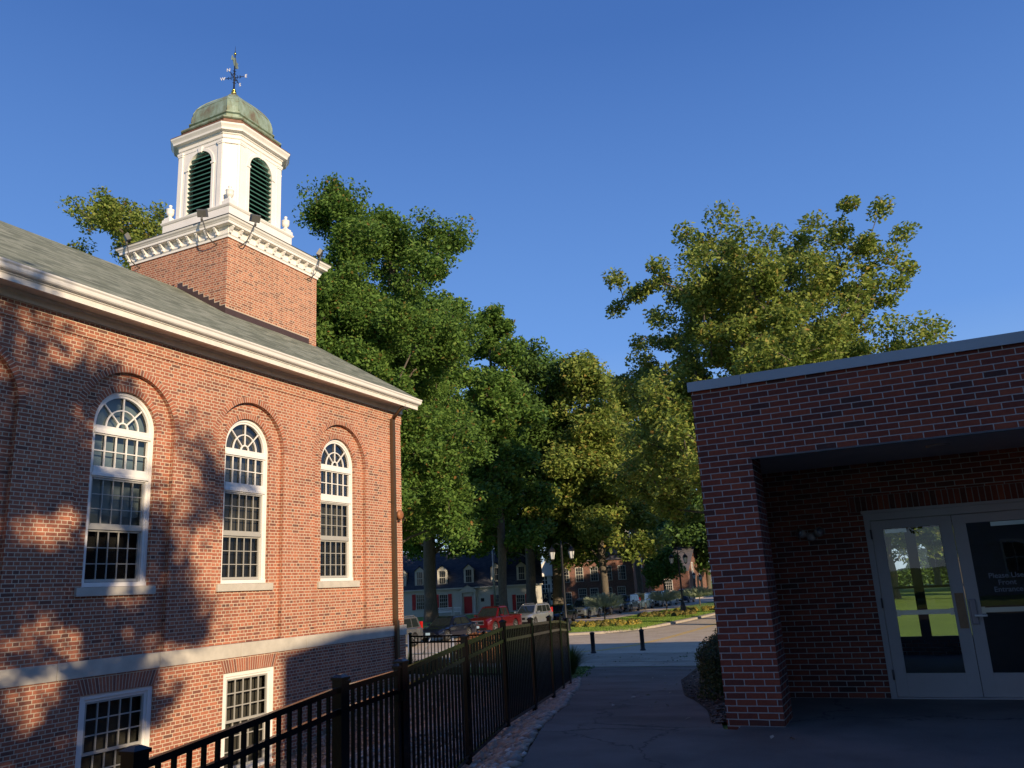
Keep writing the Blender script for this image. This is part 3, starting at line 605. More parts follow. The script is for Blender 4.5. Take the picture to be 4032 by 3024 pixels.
for ch_,a in (('W',198),('E',18),('N',288),('S',108)):
    a=R(a); text('letter',ch_,.16,(fx+.40*math.cos(a),fy+.40*math.sin(a),18.2),(R(90),0,R(18)),M['white'],vane,.008)
# floodlights on curved arms
def flood(att,out,h1,lamp,n):
    # att: wall point, out: outward dir, lamp: lamp centre
    a=Vector(att); o_=Vector(out); L=Vector(lamp); side=Vector((-o_.y,o_.x,0))
    f=MB(); f.tube([a,a+o_*.14+Vector((0,0,.02)),a+o_*.30+Vector((0,0,.10)),a+o_*.40+Vector((0,0,.22)),L-Vector((0,0,.12))],.016,7)
    f.tube([L-Vector((0,0,.22)),L-Vector((0,0,.08))],.028,8); ob=f.build('floodlight',M['lead'],ch)
    g=MB(); d_=(Vector((AX,AY,L.z+1.6))-L).normalized(); s_=d_.cross(Vector((0,0,1))).normalized(); u_=s_.cross(d_)
    A=[L+s_*(i*.12)+u_*(j*.085)-d_*.05 for i,j in ((-1,-1),(1,-1),(1,1),(-1,1))]; B=[L+s_*(i*.15)+u_*(j*.11)+d_*.06 for i,j in ((-1,-1),(1,-1),(1,1),(-1,1))]
    g.loft([A,B]); g.build('lamp_head',M['lead'],ob)
flood((-15.99,AY-TH,11.22),(0,-1,0),0,(-16.12,AY-TH-.46,12.02),1)
flood((-19.0,AY-TH,11.22),(0,-1,0),0,(-19.05,AY-TH-.46,12.00),1)
flood((AX+TH,15.80,11.22),(1,0,0),0,(AX+TH+.46,15.95,12.02),1)
flood((AX+TH,18.72,11.22),(1,0,0),0,(AX+TH+.46,18.78,12.0),1)
# ================================================================ GROUND
def interp(t,T): return float(np.interp(t,[a for a,b in T],[b for a,b in T]))
GT=[(-60,0),(9,0),(30.5,-1.4),(400,-1.4)]
FL=[(-2.2,-.5),(-3.95,3.37),(-4.16,5.44),(-4.36,6.6),(-4.86,8.7),(-5.19,10.39),(-5.62,12.24),(-6.07,14.03),(-6.63,15.83),(-7.32,17.9),(-8.1,19.9)]
FB=[(-.5,-.40),(3.37,-.50),(5.44,-.42),(6.6,-.43),(8.7,-.37),(10.39,-.27),(12.24,-.32),(14.03,-.38),(15.83,-.47),(17.9,-.62),(19.9,-.76),(24,-1.0),(30.5,-1.4)]
WLZ=[(-5,-1.80),(14.2,-1.76),(15.4,-1.45),(17.5,-.85),(19.2,-.52),(21,-.80),(30.5,-1.4)]
PE=[(-10,-2.1),(0,-2.2),(3,-2.55),(5,-2.95),(7.4,-3.54),(9.4,-4.2),(12,-5.0),(17,-6.75),(20,-7.9),(24,-9.3),(28,-10.6)]
def gz(y): return interp(y,GT)
def fx_(y): return float(np.interp(y,[b for a,b in FL],[a for a,b in FL]))
def pe(y): return interp(y,PE)
def sm(t): t=max(0,min(1,t)); return t*t*(3-2*t)
def H(x,y):
    g=gz(y)
    if y>30.5 or y<-8: return g
    e=pe(y); f=fx_(min(y,19.9)) if y<19.9 else fx_(19.9)-.4*(y-19.9)
    if x>=e: return g
    fb=interp(y,FB); fade=1-sm((y-24)/6.5)
    if x>=f: return g+(fb-g)*sm((e-x)/max(.15,(e-f)))*fade+(g-g)
    wz=interp(y,WLZ); h=fb+(wz-fb)*sm((f-x-.3)/max(1.,(f-CX-.9)))
    if y>20: h=g+(h-g)*fade
    return h
def sheet(name,xs,ys_,off,mat,inside=None,label=None,cat=None,kind='structure'):
    mb=MB(); 
    for a,b in zip(ys_,ys_[1:]):
        X0,X1=xs(a),xs(b); n=len(X0)
        for i in range(n-1):
            mb.face([(X0[i],a,H(X0[i],a)+off),(X0[i+1],a,H(X0[i+1],a)+off),(X1[i+1],b,H(X1[i+1],b)+off),(X1[i],b,H(X1[i],b)+off)],smooth=True)
    o=mb.build(name,mat,None); return tag(o,label,cat,kind=kind)
def ln(a,b,n): return [a+(b-a)*i/n for i in range(n+1)]
ysn=ln(-10,31,82)
# ground base, near sloping part
gx=[-600,-200,-60,-30,-22]+ln(-18,0,72)+[1,2,4,8,14,20,40,120,600]
gy=[-600,-150,-60,-20]+ln(-10,32,84)+[36,45,60,90,130,200,350,900]
sheet('ground',lambda y:gx,gy,-.03,M['grass'])
sheet('gravel_bed',lambda y:ln(max(CX-.3,-12.9),pe(y)+.02,24),ln(-3,22.5,60),-.012,M['gravelbed'])
PR=[(-12,14),(9.2,14),(9.3,-2.07),(11.4,-2.6),(13,-3.15),(14.2,-3.64),(18.9,-4.93),(27.6,-6.6)]
def pr_(y): return interp(y,PR)
sheet('asphalt_path',lambda y:ln(pe(y),-1.9 if y<9.3 else pr_(y),14),ln(-12,9.25,26)+ln(9.3,27.6,40)[0:],.0,M['asphalt'])
mb=MB(); mb.face([(-1.9,-12,0),(14,-12,0),(14,12.2,0),(-1.9,12.2,0)]); tag(mb.build('forecourt_asphalt',M['asphalt'],None),kind='structure')
sheet('mulch_bed',lambda y:ln(pr_(y)-.12,-1.6,6),ln(9.98,27.6,34),.006,M['soil'])
sheet('sidewalk',lambda y:ln(-14.5,-2.0,10),ln(27.6,34.9,14),.012,M['concrete'])
mb=MB()
for y in (31.2,): mb.box(-14.4,-2.1,y-.006,y+.006,H(-8,y)+.008,H(-8,y)+.0165)
mb.box(-9.4,-9.385,27.7,34.8,-1.3,-1.383) if False else None
mb.build('sidewalk_joint',M['dark'],None); bpy.data.objects['sidewalk_joint']['kind']='structure'
# road: loop road + two carriageways around the median
mb=MB(); Zr=-1.392
def strip(x0,x1,y0,y1,nx=1,ny=1): mb.face([(x0,y0,Zr),(x1,y0,Zr),(x1,y1,Zr),(x0,y1,Zr)])
strip(-30.2,-14.5,24,34.9); strip(-60,-6.0,34.9,47); strip(-30.2,-6.0,47,330)
o=mb.build('road',M['road'],None); o['kind']='structure'
mb=MB(); mb.face([(-60,34.9,Zr+.004),(60,34.9,Zr+.004),(60,35.0,Zr+.004),(-60,35.0,Zr+.004)])
# yellow centre line
yl=MB()
def line(pts,w,z):
    for (x0,y0),(x1,y1) in zip(pts,pts[1:]):
        d=Vector((x1-x0,y1-y0,0)).normalized(); n_=Vector((-d.y,d.x,0))*w/2
        yl.face([(x0-n_.x,y0-n_.y,z),(x1-n_.x,y1-n_.y,z),(x1+n_.x,y1+n_.y,z),(x0+n_.x,y0+n_.y,z)])
for off in (-.12,.12): line([(-15.5+off,35.1),(-13.4+off,36.6),(-12.6+off,39),(-12.2+off,43),(-12.1+off,50),(-12.0+off,120)],.11,Zr+.004)
o=yl.build('yellow_centre_line',plain('yellow_road_paint',(.85,.50,.06),.7,var=.3,scale=9),None); o['kind']='structure'
# median with kerb
def median_outline(s=0):
    P=[(-22.9+s,50.5),(-22.5+s,48.2),(-21.2+s*.6,47.5+s),(-19.5,47.6+s),(-17.6,48.4+s),(-16.6-s*.7,50.3+s*.5),(-15.6-s,53.4),(-15.2-s,59),(-15.0-s,66),(-14.9-s,80),(-14.9-s,300),(-22.6+s,300),(-22.7+s,80)]
    return P
mk=MB()
A=median_outline(0); Bq=median_outline(.30)
for k in range(len(A)):
    a,b,c,d=A[k],A[(k+1)%len(A)],Bq[(k+1)%len(A)],Bq[k]
    mk.face([(*a,-1.39),(*b,-1.39),(*b,-1.26),(*a,-1.26)]); mk.face([(*a,-1.26),(*b,-1.26),(*c,-1.235),(*d,-1.235)])
o=mk.build('median_kerb',M['kerb'],None); o['kind']='structure'
mk=MB(); mk.face([(*p,-1.24) for p in Bq]); o=mk.build('median_lawn',M['grass'],None); o['kind']='structure'
# pale gutter strip by kerb
mk=MB(); C2=median_outline(-.45)
for k in range(len(A)-1): mk.face([(*C2[k],Zr+.005),(*C2[k+1],Zr+.005),(*A[k+1],Zr+.005),(*A[k],Zr+.005)])
o=mk.build('median_gutter',M['kerb'],None); o['kind']='structure'
# front lawn of the cream house + far sidewalk kerb
mk=MB(); mk.box(-30.5,-30.2,24,330,-1.5,-1.25); o=mk.build('street_kerb',M['kerb'],None); o['kind']='structure'
mk=MB(); mk.face([(-200,24,-1.26),(-30.5,24,-1.26),(-30.5,330,-1.26),(-200,330,-1.26)]); o=mk.build('campus_lawn',M['grass'],None); o['kind']='structure'
mk=MB(); mk.face([(-6,35,-1.38),(60,35,-1.38),(60,330,-1.38),(-6,330,-1.38)]) if False else None
# ================================================================ ENTRANCE BUILDING (right)
eb=thing('entrance_building','low flat roofed red brick building with a recessed entrance under a grey metal coping','building',(3,16,0))
Y0=9.381; YR=11.527; W=MB()
def yface(mb,y,x0,x1,z0,z1): mb.face([(x0,y,z0),(x1,y,z0),(x1,y,z1),(x0,y,z1)])
def xface(mb,x,y0,y1,z0,z1): mb.face([(x,y0,z0),(x,y1,z0),(x,y1,z1),(x,y0,z1)])
yface(W,Y0,-2.045,-1.443,-.05,3.70); yface(W,Y0,-1.443,3.3,2.84,3.70); yface(W,Y0,3.3,9.0,-.05,3.70)
xface(W,-1.443,Y0,9.98,-.05,2.90); W.face([(-1.66,9.98,-.05),(-1.443,9.98,-.05),(-1.443,9.98,2.9),(-1.66,9.98,2.9)]); xface(W,-1.66,9.98,YR,-.05,2.9); xface(W,3.3,Y0,YR,-.05,2.9)
xface(W,-2.045,Y0,17.0,-1.0,3.70); xface(W,9.0,Y0,17,-1,3.7)
# recess wall with door opening x -.47..1.53, z 0..2.26
yface(W,YR,-1.66,-.47,-.05,2.9); yface(W,YR,1.53,3.3,-.05,2.9); yface(W,YR,-.47,1.53,2.26,2.9)
# rear wall of the front block with a window to the back lawn
yface(W,17,-2.045,-.85,-1.2,3.7); yface(W,17,.95,3.0,-1.2,3.7); yface(W,17,-.85,.95,-1.2,.30); yface(W,17,-.85,.95,2.25,3.7); yface(W,17,3,9,-1.2,3.7)
W.face([(-2.045,17,3.3),(9,17,3.3),(9,Y0,3.3),(-2.045,Y0,3.3)])
# rear block
xface(W,5.0,17.01,28.2,-1.6,5.5); yface(W,28.2,5,15,-1.6,5.5); xface(W,15,17.01,28.2,-1.6,5.5); yface(W,17.01,5,15,3.3,5.5); yface(W,17.01,9,15,-1.6,3.3); W.face([(5,17.01,5.3),(15,17.01,5.3),(15,28.2,5.3),(5,28.2,5.3)])
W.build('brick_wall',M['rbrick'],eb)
sd_=MB(); x0,x1=-.64,1.73
sd_.face([(x0,YR-.003,2.275),(x1,YR-.003,2.275),(x1,YR-.003,2.475),(x0,YR-.003,2.475)],uv=[(x0,0.0),(x1,0.0),(x1,.2),(x0,.2)])
sd_.build('soldier_course',M['rsold'],eb)
c=MB(); x=-2.075
for xb in (-1.45,1.6,4.65,7.7,9.03):
    c.box(x,xb-.004,Y0-.03,Y0+.25,3.70,3.812); c.box(x,xb-.004,Y0-.036,Y0-.03,3.695,3.712); x=xb
c.box(-2.075,-2.05,Y0,17.02,3.70,3.812); c.build('roof_coping',M['coping'],eb)
c=MB(); c.box(-1.66,3.3,Y0+.12,YR,2.896,2.93); c.box(-1.44,3.3,Y0+.03,Y0+.12,2.845,2.93); c.build('soffit',M['soff'],eb)
c=MB(); c.box(-1.455,3.3,Y0-.012,Y0+.035,2.828,2.846); c.build('soffit_trim',plain('dull_metal_trim',(.12,.12,.125),.45,.5),eb)
c=MB(); c.lathe((.484,10.46,2.87),[(.11,0),(.13,.012),(.13,.028)],24); c.build('recessed_light',M['fixt'],eb)
# interior
I=MB(); yface(I,13.2,.62,9,-.1,3.2); xface(I,-1.3,YR+.1,16.9,-.1,3.2); xface(I,.63,13.2,16.9,-.1,3.2) if False else xface(I,1.25,13.2,16.9,-.1,3.2); I.face([(-1.3,YR+.1,.02),(4,YR+.1,.02),(4,16.9,.02),(-1.3,16.9,.02)]); I.face([(-1.3,YR+.1,2.7),(4,YR+.1,2.7),(4,16.9,2.7),(-1.3,16.9,2.7)])
I.build('vestibule',plain('vestibule_paint',(.07,.055,.045),.8),eb)
bar=M['dark']
c=MB(); c.box(-.03,.14,16.9,16.98,.3,2.25); c.box(-.85,.95,16.9,16.98,1.17,1.215); c.box(-.85,.95,16.9,16.98,.27,.33); c.build('rear_window_mullion',plain('dark_mullion',(.06,.04,.025),.5),eb)
c=MB(); yface(c,16.95,-.85,.95,.3,2.25); c.build('rear_window_glass',M['glass'],eb)
# door frame + leaves
f=MB(); YF=YR-.02
f.box(-.47,-.40,YF,YR+.10,0,2.26); f.box(1.46,1.53,YF,YR+.10,0,2.26); f.box(-.40,1.46,YF,YR+.10,2.155,2.26); f.box(-.49,1.55,YF-.02,YR,2.245,2.285); f.box(-.47,1.53,YF-.03,YR+.1,-.02,.015)
f.build('door_frame',M['dframe'],eb,bev=.003)
def leaf(x0,x1,gx0,gx1,name):
    d=MB(); y0,y1=YR+.005,YR+.05; z0,z1=.018,2.150; ga,gb=.29,2.04
    d.box(x0,gx0,y0,y1,z0,z1); d.box(gx1,x1,y0,y1,z0,z1); d.box(gx0,gx1,y0,y1,z0,ga); d.box(gx0,gx1,y0,y1,gb,z1)
    o=d.build(name,M['dframe'],eb,bev=.003)
    g=MB(); yface(g,YR+.028,gx0,gx1,ga,gb); g.build('door_glass',M['dglass'],o)
    b_=MB(); b_.boxc(((gx0+gx1)/2,YR+.11,1.0),(gx1-gx0+.08,.04,.055)); b_.boxc((gx0+.02,YR+.07,1.0),(.05,.05,.08)); b_.boxc((gx1-.02,YR+.07,1.0),(.05,.05,.08)); b_.build('push_bar',M['alum'],o)
    c_=MB(); c_.box(gx0+.02,gx0+.27,YR+.04,YR+.06,1.985,2.035) if x0<0 else c_.box(gx0+.27,gx1,YR+.04,YR+.06,1.985,2.035); c_.build('door_closer',M['alum'],o)
    return o
dl=leaf(-.398,.528,-.262,.385,'door'); dr=leaf(.534,1.458,.675,1.32,'door')
for z in (.28,1.13,1.98):
    h=MB(); h.boxc((-.405,YF-.012,z),(.022,.02,.115)); h.tube([(-.405,YF-.022,z-.06),(-.405,YF-.022,z+.06)],.008,8); h.build('hinge',plain('dark_hinge',(.12,.10,.10),.4,.6),eb)
h=MB(); h.box(.415,.512,YR-.001,YR+.004,.80,1.215); h.build('push_plate',M['brass'],dl)
h=MB(); h.box(.556,.628,YR-.022,YR+.004,.845,1.14); o=h.build('handle_escutcheon',plain('bronze_grey_trim',(.30,.26,.27),.4,.5),dr,bev=.01)
h=MB(); h.tube([(.60,YR-.02,.945),(.60,YR-.06,.945)],.012,8); h.boxc((.655,YR-.065,.945),(.135,.018,.024)); h.build('lever_handle',M['alum'],o,bev=.004)
txm=plain('faded_white_lettering',(.20,.21,.23),.7)
text('notice_lettering','Please Use\nFront\nEntrance',.085,(1.0,YR+.024,1.315),(R(90),0,0),txm,dr,.0008,bold=.0012)
# twin emergency flood fixture on the recess wall
f=MB(); f.lathe((-1.135,YR-.04,2.005),[(.02,-.055),(.055,-.04),(.06,0),(.05,.03),(.02,.05)],16); f.boxc((-1.135,YR-.02,2.01),(.10,.04,.10))
fo=f.build('twin_floodlight',M['fixt'],eb)
for s in (-1,1):
    g=MB(); p=Vector((-1.135+s*.05,YR-.05,2.02)); q=Vector((-1.135+s*.115,YR-.13,2.055)); d_=(q-p).normalized()
    g.tube([p,p+d_*.03,p+d_*.06,q,q+d_*.035],[.02,.03,.05,.062,.062],16); g.build('lamp_head',M['fixt'],fo)
    g=MB(); g.tube([q+d_*.036,q+d_*.042],[.055,.02],14); g.build('lens',M['alum'],fo)
# ================================================================ FENCES
def post(mb,x,y,z0,z1,w,cap=True):
    mb.box(x-w/2,x+w/2,y-w/2,y+w/2,z0,z1)
    if cap:
        c=w/2+.009
        mb.loft([[(x-c,y-c,z1),(x+c,y-c,z1),(x+c,y+c,z1),(x-c,y+c,z1)],[(x-c,y-c,z1+.02),(x+c,y-c,z1+.02),(x+c,y+c,z1+.02),(x-c,y+c,z1+.02)],[(x-c*.35,y-c*.35,z1+.042),(x+c*.35,y-c*.35,z1+.042),(x+c*.35,y+c*.35,z1+.042),(x-c*.35,y+c*.35,z1+.042)]])
def panel(mb,a,b,tops,bots,n,w=.024,r2=.16):
    # a,b plan points; tops/bots = rail heights at a and b
    A=Vector((*a,0));B=Vector((*b,0)); d=(B-A).normalized()
    def P(t,z): p=A.lerp(B,t); return (p.x,p.y,z)
    for za,zb,h in ((tops[0],tops[1],.042),(tops[0]-r2,tops[1]-r2,.042),(bots[0]+.11,bots[1]+.11,.042)):
        mb.bar(P(0,za-.021),P(1,zb-.021),.036,h)
    for i in range(1,n):
        t=i/n; zt=tops[0]+(tops[1]-tops[0])*t-.03; zb=bots[0]+(bots[1]-bots[0])*t+.07
        p=A.lerp(B,t); mb.boxc((p.x,p.y,(zt+zb)/2),(w,w,zt-zb),d)
FP=[(-3.95,3.37),(-4.16,5.44),(-4.36,6.6),(-4.86,8.7),(-5.19,10.39),(-5.62,12.24),(-6.07,14.03),(-6.63,15.83),(-7.32,17.9),(-8.15,19.95)]
TZ=[.79,.93,.94,1.02,1.10,1.05,1.0,.93,.80,.66]
wid=[.10,.09,.09,.064,.064,.064,.064,.064,.064,.064]
def fence(name,label,idx,loc_i):
    f=thing(name,label,'fence',(*FP[loc_i],H(*FP[loc_i])))
    for i in idx:
        m=MB(); x,y=FP[i]; post(m,x,y,H(x,y)-.3,TZ[i],wid[i]); m.build('post',M['black'],f)
    return f
def addpanel(f,i,j,n=None,lead=0):
    m=MB(); a,b=Vector(FP[i]),Vector(FP[j]); d=(b-a).normalized(); L=(b-a).length
    a2=a+d*(wid[i]/2+lead); b2=b-d*(wid[j]/2+lead); n=n or max(4,round((b2-a2).length/.118))
    panel(m,a2,b2,(TZ[i]-.05,TZ[j]-.05),(H(*FP[i])-.0,H(*FP[j])-.0),n); return m.build('picket_panel',M['black'],f)
f1=fence('metal_fence','black metal picket fence run by the basement windows, nearest the viewer',[0,1],0); addpanel(f1,0,1,16)
f2=fence('metal_fence','long black picket fence curving down beside the asphalt path to the road',list(range(2,10)),3)
for i in range(2,9): addpanel(f2,i,i+1,16 if i==2 else None)
# gate between the two runs
g=thing('fence_gate','black picket gate with a latch, hung between the two path side fence runs','gate',(*FP[1],H(*FP[1])))
a,b=Vector(FP[1]),Vector(FP[2]); d=(b-a).normalized(); a2=a+d*.085; b2=b-d*.095
m=MB(); post(m,a2.x,a2.y,H(*a2)-.0+.06,TZ[1]-.035,.045); m.build('gate_stile',M['black'],g)
m=MB(); post(m,b2.x,b2.y,H(*b2)-.0+.06,TZ[2]-.035,.045); m.build('gate_stile',M['black'],g)
m=MB(); panel(m,a2+d*.022,b2-d*.022,(TZ[1]-.05,TZ[2]-.05),(H(*FP[1]),H(*FP[2])),9); m.build('picket_panel',M['black'],g)
m=MB(); m.boxc((b2.x+.03,b2.y,TZ[2]-.27),(.05,.10,.09),d); m.tube([(b2.x,b2.y,TZ[2]-.25),(b2.x+.06,b2.y+.03,TZ[2]-.25)],.014,8); m.build('latch',M['black'],g)
# cross fence from the church corner
cf=thing('cross_fence','short black picket fence crossing from the church corner, behind the downspout','fence',(-12.9,20.3,H(-12.9,20.3)))
xs=[-13.05,-10.7,-8.2]; zt=.46; 
for i,x in enumerate(xs[:2]): m=MB(); post(m,x,20.25,H(x,20.25)-.3,zt-.02*i,.064); m.build('post',M['black'],cf)
for x0,x1 in zip(xs,xs[1:]): m=MB(); panel(m,(x0+.03,20.25),(x1-.03,20.25),(zt-.05,zt-.06),(H(x0,20.25),H(x1,20.25)),21,.02); m.build('picket_panel',M['black'],cf)
# galvanised pipe barrier
pb=thing('pipe_barrier','galvanised pipe barrier gate standing behind the cross fence, in front of the road','barrier',(-16.5,28,-1.3))
m=MB(); p0=at(1611,2500,34); p1=at(1781,2512,34); zb=-1.4
for p in (p0,p1): m=MB(); m.tube([(p[0],p[1],zb),(p[0],p[1],p[2]+.0)],.065,10); m.build('barrier_post',M['steel'],pb)
m=MB(); za=at(1700,2567,34)[2]; m.tube([(p0[0],p0[1],p0[2]-.75),(p1[0],p1[1],p0[2]-.75)],.03,8); m.tube([(p0[0],p0[1],p0[2]-.1),(p1[0],p1[1],p0[2]-.1)],.03,8); m.tube([(p0[0]+.5,p0[1]+.2,p0[2]-.75),(p1[0]-.8,p1[1]-.3,p0[2]-.12)],.022,6); m.build('barrier_rail',M['steel'],pb)
# bollards
def bollard(x,y,knob,label):
    t=thing('bollard',label,'bollard',(x,y,Zr+.0),group='black bollards at the end of the path')
    m=MB(); m.lathe((x,y,Zr),[(.13,-.05),(.13,.04),(.105,.06),(.10,.10),(.095,.12),(.095,.80),(.11,.81),(.11,.86),(.10,.88)]+([(.06,.90),(.03,.91)] if knob else [(.02,.90)]),18); b=m.build('shaft',M['iron'],t)
    if knob: m=MB(); m.lathe((x,y,Zr+.93),[(.02,-.03),(.035,0),(.04,.02),(.025,.06),(.01,.08)],12); m.build('finial',M['iron'],b)
q=ray(2337,2572); t_=(Zr-1.55)/q[2]; B1=EYE+q*t_; q=ray(2532,2561); t_=(Zr-1.55)/q[2]; B2=EYE+q*t_
bollard(B1[0],B1[1],False,'flat topped black bollard by the road, nearer the fence')
bollard(B2[0],B2[1],True,'black bollard with a knob finial by the road, nearer the hedge')
# ---- twin lantern street lamps
def lantern(parent,c,s=1.0):
    x,y,z=c; m=MB()   # z = bottom of lantern
    def r6(r,zz,n=6): return [(x+r*math.cos(2*math.pi*k/n+.3),y+r*math.sin(2*math.pi*k/n+.3),z+zz*s) for k in range(n)]
    m.loft([r6(.05*s,-.10),r6(.10*s,-.04),r6(.12*s,0)]); m.loft([r6(.20*s,.42),r6(.215*s,.45),r6(.21*s,.50),r6(.17*s,.60),r6(.09*s,.68),r6(.03*s,.72),r6(.02*s,.84)])
    for k in range(6):
        a=r6(.115*s,0)[k]; b=r6(.195*s,.42)[k]; m.tube([a,b],.012*s,5)
    o=m.build('lantern_frame',M['iron'],parent)
    m=MB(); m.loft([r6(.105*s,.0),r6(.185*s,.42)]); m.build('lantern_pane',M['lanternpane'],o)
M['lanternpane']=plain('milky_lantern_pane',(.55,.56,.54),.25,var=.05)
def lamp(px,pyb,pyt,label,d=None,twin=True):
    q=ray(px,pyb); t_=(-1.25-1.55)/q[2]; P=EYE+q*t_; d=P@FH
    if pyt: zt=at(px,pyt,d)[2]
    hgt=zt+1.25; t=thing('street_lamp',label,'street lamp',(P[0],P[1],-1.25),group='black lantern street lamps'); x,y=P[0],P[1]; zz=-1.25
    m=MB(); m.lathe((x,y,zz),[(.30,-.05),(.30,.12),(.26,.18),(.24,.5),(.20,.65),(.12,.9),(.085,1.1),(.08,1.4),(.075,hgt-.5),(.09,hgt-.45),(.05,hgt-.3),(.06,hgt-.2),(.02,hgt)],14); m.build('lamp_post',M['iron'],t)
    m=MB(); zl=hgt*.80 
    for s in (-1,1):
        e=Vector((x,y,zz))+Vector(RH)*(s*.62); m.tube([(x,y,zz+zl+.75),(x+RH[0]*s*.3,y+RH[1]*s*.3,zz+zl+.95),(e.x,e.y,zz+zl+.80)],.022,7)
    m.build('cross_arm',M['iron'],t)
    for s in (-1,1): e=Vector((x,y,zz))+Vector(RH)*(s*.62); lantern(t,(e.x,e.y,zz+zl-.05),1.05)
lamp(2232,2487,2125,'black twin lantern street lamp rising behind the end of the path fence')
lamp(2692,2411,2165,'black twin lantern street lamp on the median, in front of the gabled brick building')
# ================================================================ SMALL SCATTER (numpy leaf / stone meshes)
def cards(name,P,Nn,U,L,Wd,mat,parent=None,origin=None,bend=.25,kind=None):
    # P centre (n,3), U long axis, Nn normal, L length, Wd width : bent diamonds made of 2 triangles, one island each
    n=len(P); Vv=np.cross(Nn,U); L=L[:,None]; Wd=Wd[:,None]
    v=np.empty((n,4,3)); v[:,0]=P-U*L*.5; v[:,1]=P+Vv*Wd*.5+Nn*L*bend*.3; v[:,2]=P+U*L*.5; v[:,3]=P-Vv*Wd*.5+Nn*L*bend*.3
    f=np.arange(n*4).reshape(n,4); tri=np.concatenate([f[:,[0,1,2]],f[:,[0,2,3]]],1).reshape(-1)
    return rawmesh(name,v.reshape(-1,3),tri,3,mat,parent,origin,kind)
def rawmesh(name,v,idx,k,mat,parent=None,origin=None,kind=None,smooth=False):
    o0=np.array(origin if origin is not None else (world_loc(parent) if parent is not None else (0,0,0)),dtype=float)
    me=bpy.data.meshes.new(name); nf=len(idx)//k
    me.vertices.add(len(v)); me.vertices.foreach_set('co',(v-o0).astype(np.float32).ravel()); me.loops.add(len(idx)); me.loops.foreach_set('vertex_index',idx.astype(np.int32))
    me.polygons.add(nf); me.polygons.foreach_set('loop_start',np.arange(0,nf*k,k,dtype=np.int32)); me.polygons.foreach_set('loop_total',np.full(nf,k,dtype=np.int32))
    if smooth: me.polygons.foreach_set('use_smooth',np.ones(nf,bool))
    me.update(calc_edges=True); me.materials.append(mat); o=bpy.data.objects.new(name,me); link(o,parent); 
    if kind: o['kind']=kind
    return o
def rnd_unit(rg_,n): a=rg_.normal(size=(n,3)); return a/np.linalg.norm(a,axis=1,keepdims=True)
def orient(rg_,n,up=.6):
    N_=rnd_unit(rg_,n); N_[:,2]=np.abs(N_[:,2])+up; N_/=np.linalg.norm(N_,axis=1,keepdims=True); t=rnd_unit(rg_,n); U_=np.cross(N_,t); U_/=np.linalg.norm(U_,axis=1,keepdims=True); return N_,U_
# river stones: squashed subdivided octahedra
rs=np.random.default_rng(4)
def stones(name,pts,sizes,mat,label):
    bm=bmesh.new(); bmesh.ops.create_icosphere(bm,subdivisions=1,radius=1); bv=np.array([v.co[:] for v in bm.verts]); bfc=np.array([[v.index for v in f.verts] for f in bm.faces]); bm.free()
    n=len(pts); nv=len(bv); sc=np.stack([sizes*rs.uniform(.8,1.3,n),sizes*rs.uniform(.7,1.1,n),sizes*rs.uniform(.4,.7,n)],1); a=rs.uniform(0,6.28,n); c,s_=np.cos(a),np.sin(a)
    b=bv[None]*sc[:,None,:]*rs.uniform(.85,1.15,(n,nv,1)); x=b[:,:,0]*c[:,None]-b[:,:,1]*s_[:,None]; y=b[:,:,0]*s_[:,None]+b[:,:,1]*c[:,None]; v=np.stack([x,y,b[:,:,2]],2)+pts[:,None,:]
    idx=(bfc[None]+np.arange(n)[:,None,None]*nv).reshape(-1); o=rawmesh(name,v.reshape(-1,3),idx,3,mat,kind='stuff',smooth=True); o['label']=label; o['category']='stones'; return o
def scatter(n,y0,y1,xa,xb,zo=0,dens=None):
    out=[]
    while len(out)<n:
        y=rs.uniform(y0,y1)
        x0,x1=xa(y),xb(y); x=rs.uniform(x0,x1); out.append((x,y,H(x,y)+zo))
    return np.array(out)
pts=scatter(9500,1,20,lambda y:fx_(min(y,19.9))-.6,lambda y:pe(y)-.02); stones('river_stones',pts,rs.uniform(.02,.075,len(pts)),M['pebble'],'grey and tan river stones between the fence and the path')
pts=scatter(22000,3,20,lambda y:-12.5,lambda y:fx_(min(y,19.9))-.5); stones('gravel_stones',pts,rs.uniform(.02,.045,len(pts)),M['pebble'],'tan gravel stones on the slope below the church wall')
# fallen leaves and mulch litter
pts=scatter(2600,9.8,27,lambda y:pr_(y)-.1,lambda y:-2.2,.02); n=len(pts); N_,U_=orient(rs,n,1.5)
o=cards('mulch_litter',pts,N_,U_,rs.uniform(.04,.10,n),rs.uniform(.02,.05,n),leafm('brown_litter',[(0,(.05,.03,.02)),(.6,(.12,.07,.04)),(1,(.30,.22,.15))],.1,3),kind='stuff'); o['label']='brown leaf litter on the mulch bed by the brick pillar'; o['category']='leaf litter'
pts=np.concatenate([scatter(26,5,27,lambda y:pe(y)+.2,lambda y:pr_(y)-.2 if y>9.3 else 1.5,.012),scatter(60,27.6,34.5,lambda y:-14,lambda y:-6,.03)]); n=len(pts); N_,U_=orient(rs,n,2)
o=cards('fallen_leaves',pts,N_,U_,rs.uniform(.05,.11,n),rs.uniform(.03,.06,n),leafm('pale_fallen_leaf',[(0,(.10,.10,.04)),(.6,(.28,.24,.18)),(1,(.45,.40,.32))],.1,3),kind='stuff'); o['label']='scattered fallen leaves on the path and sidewalk'; o['category']='leaves'
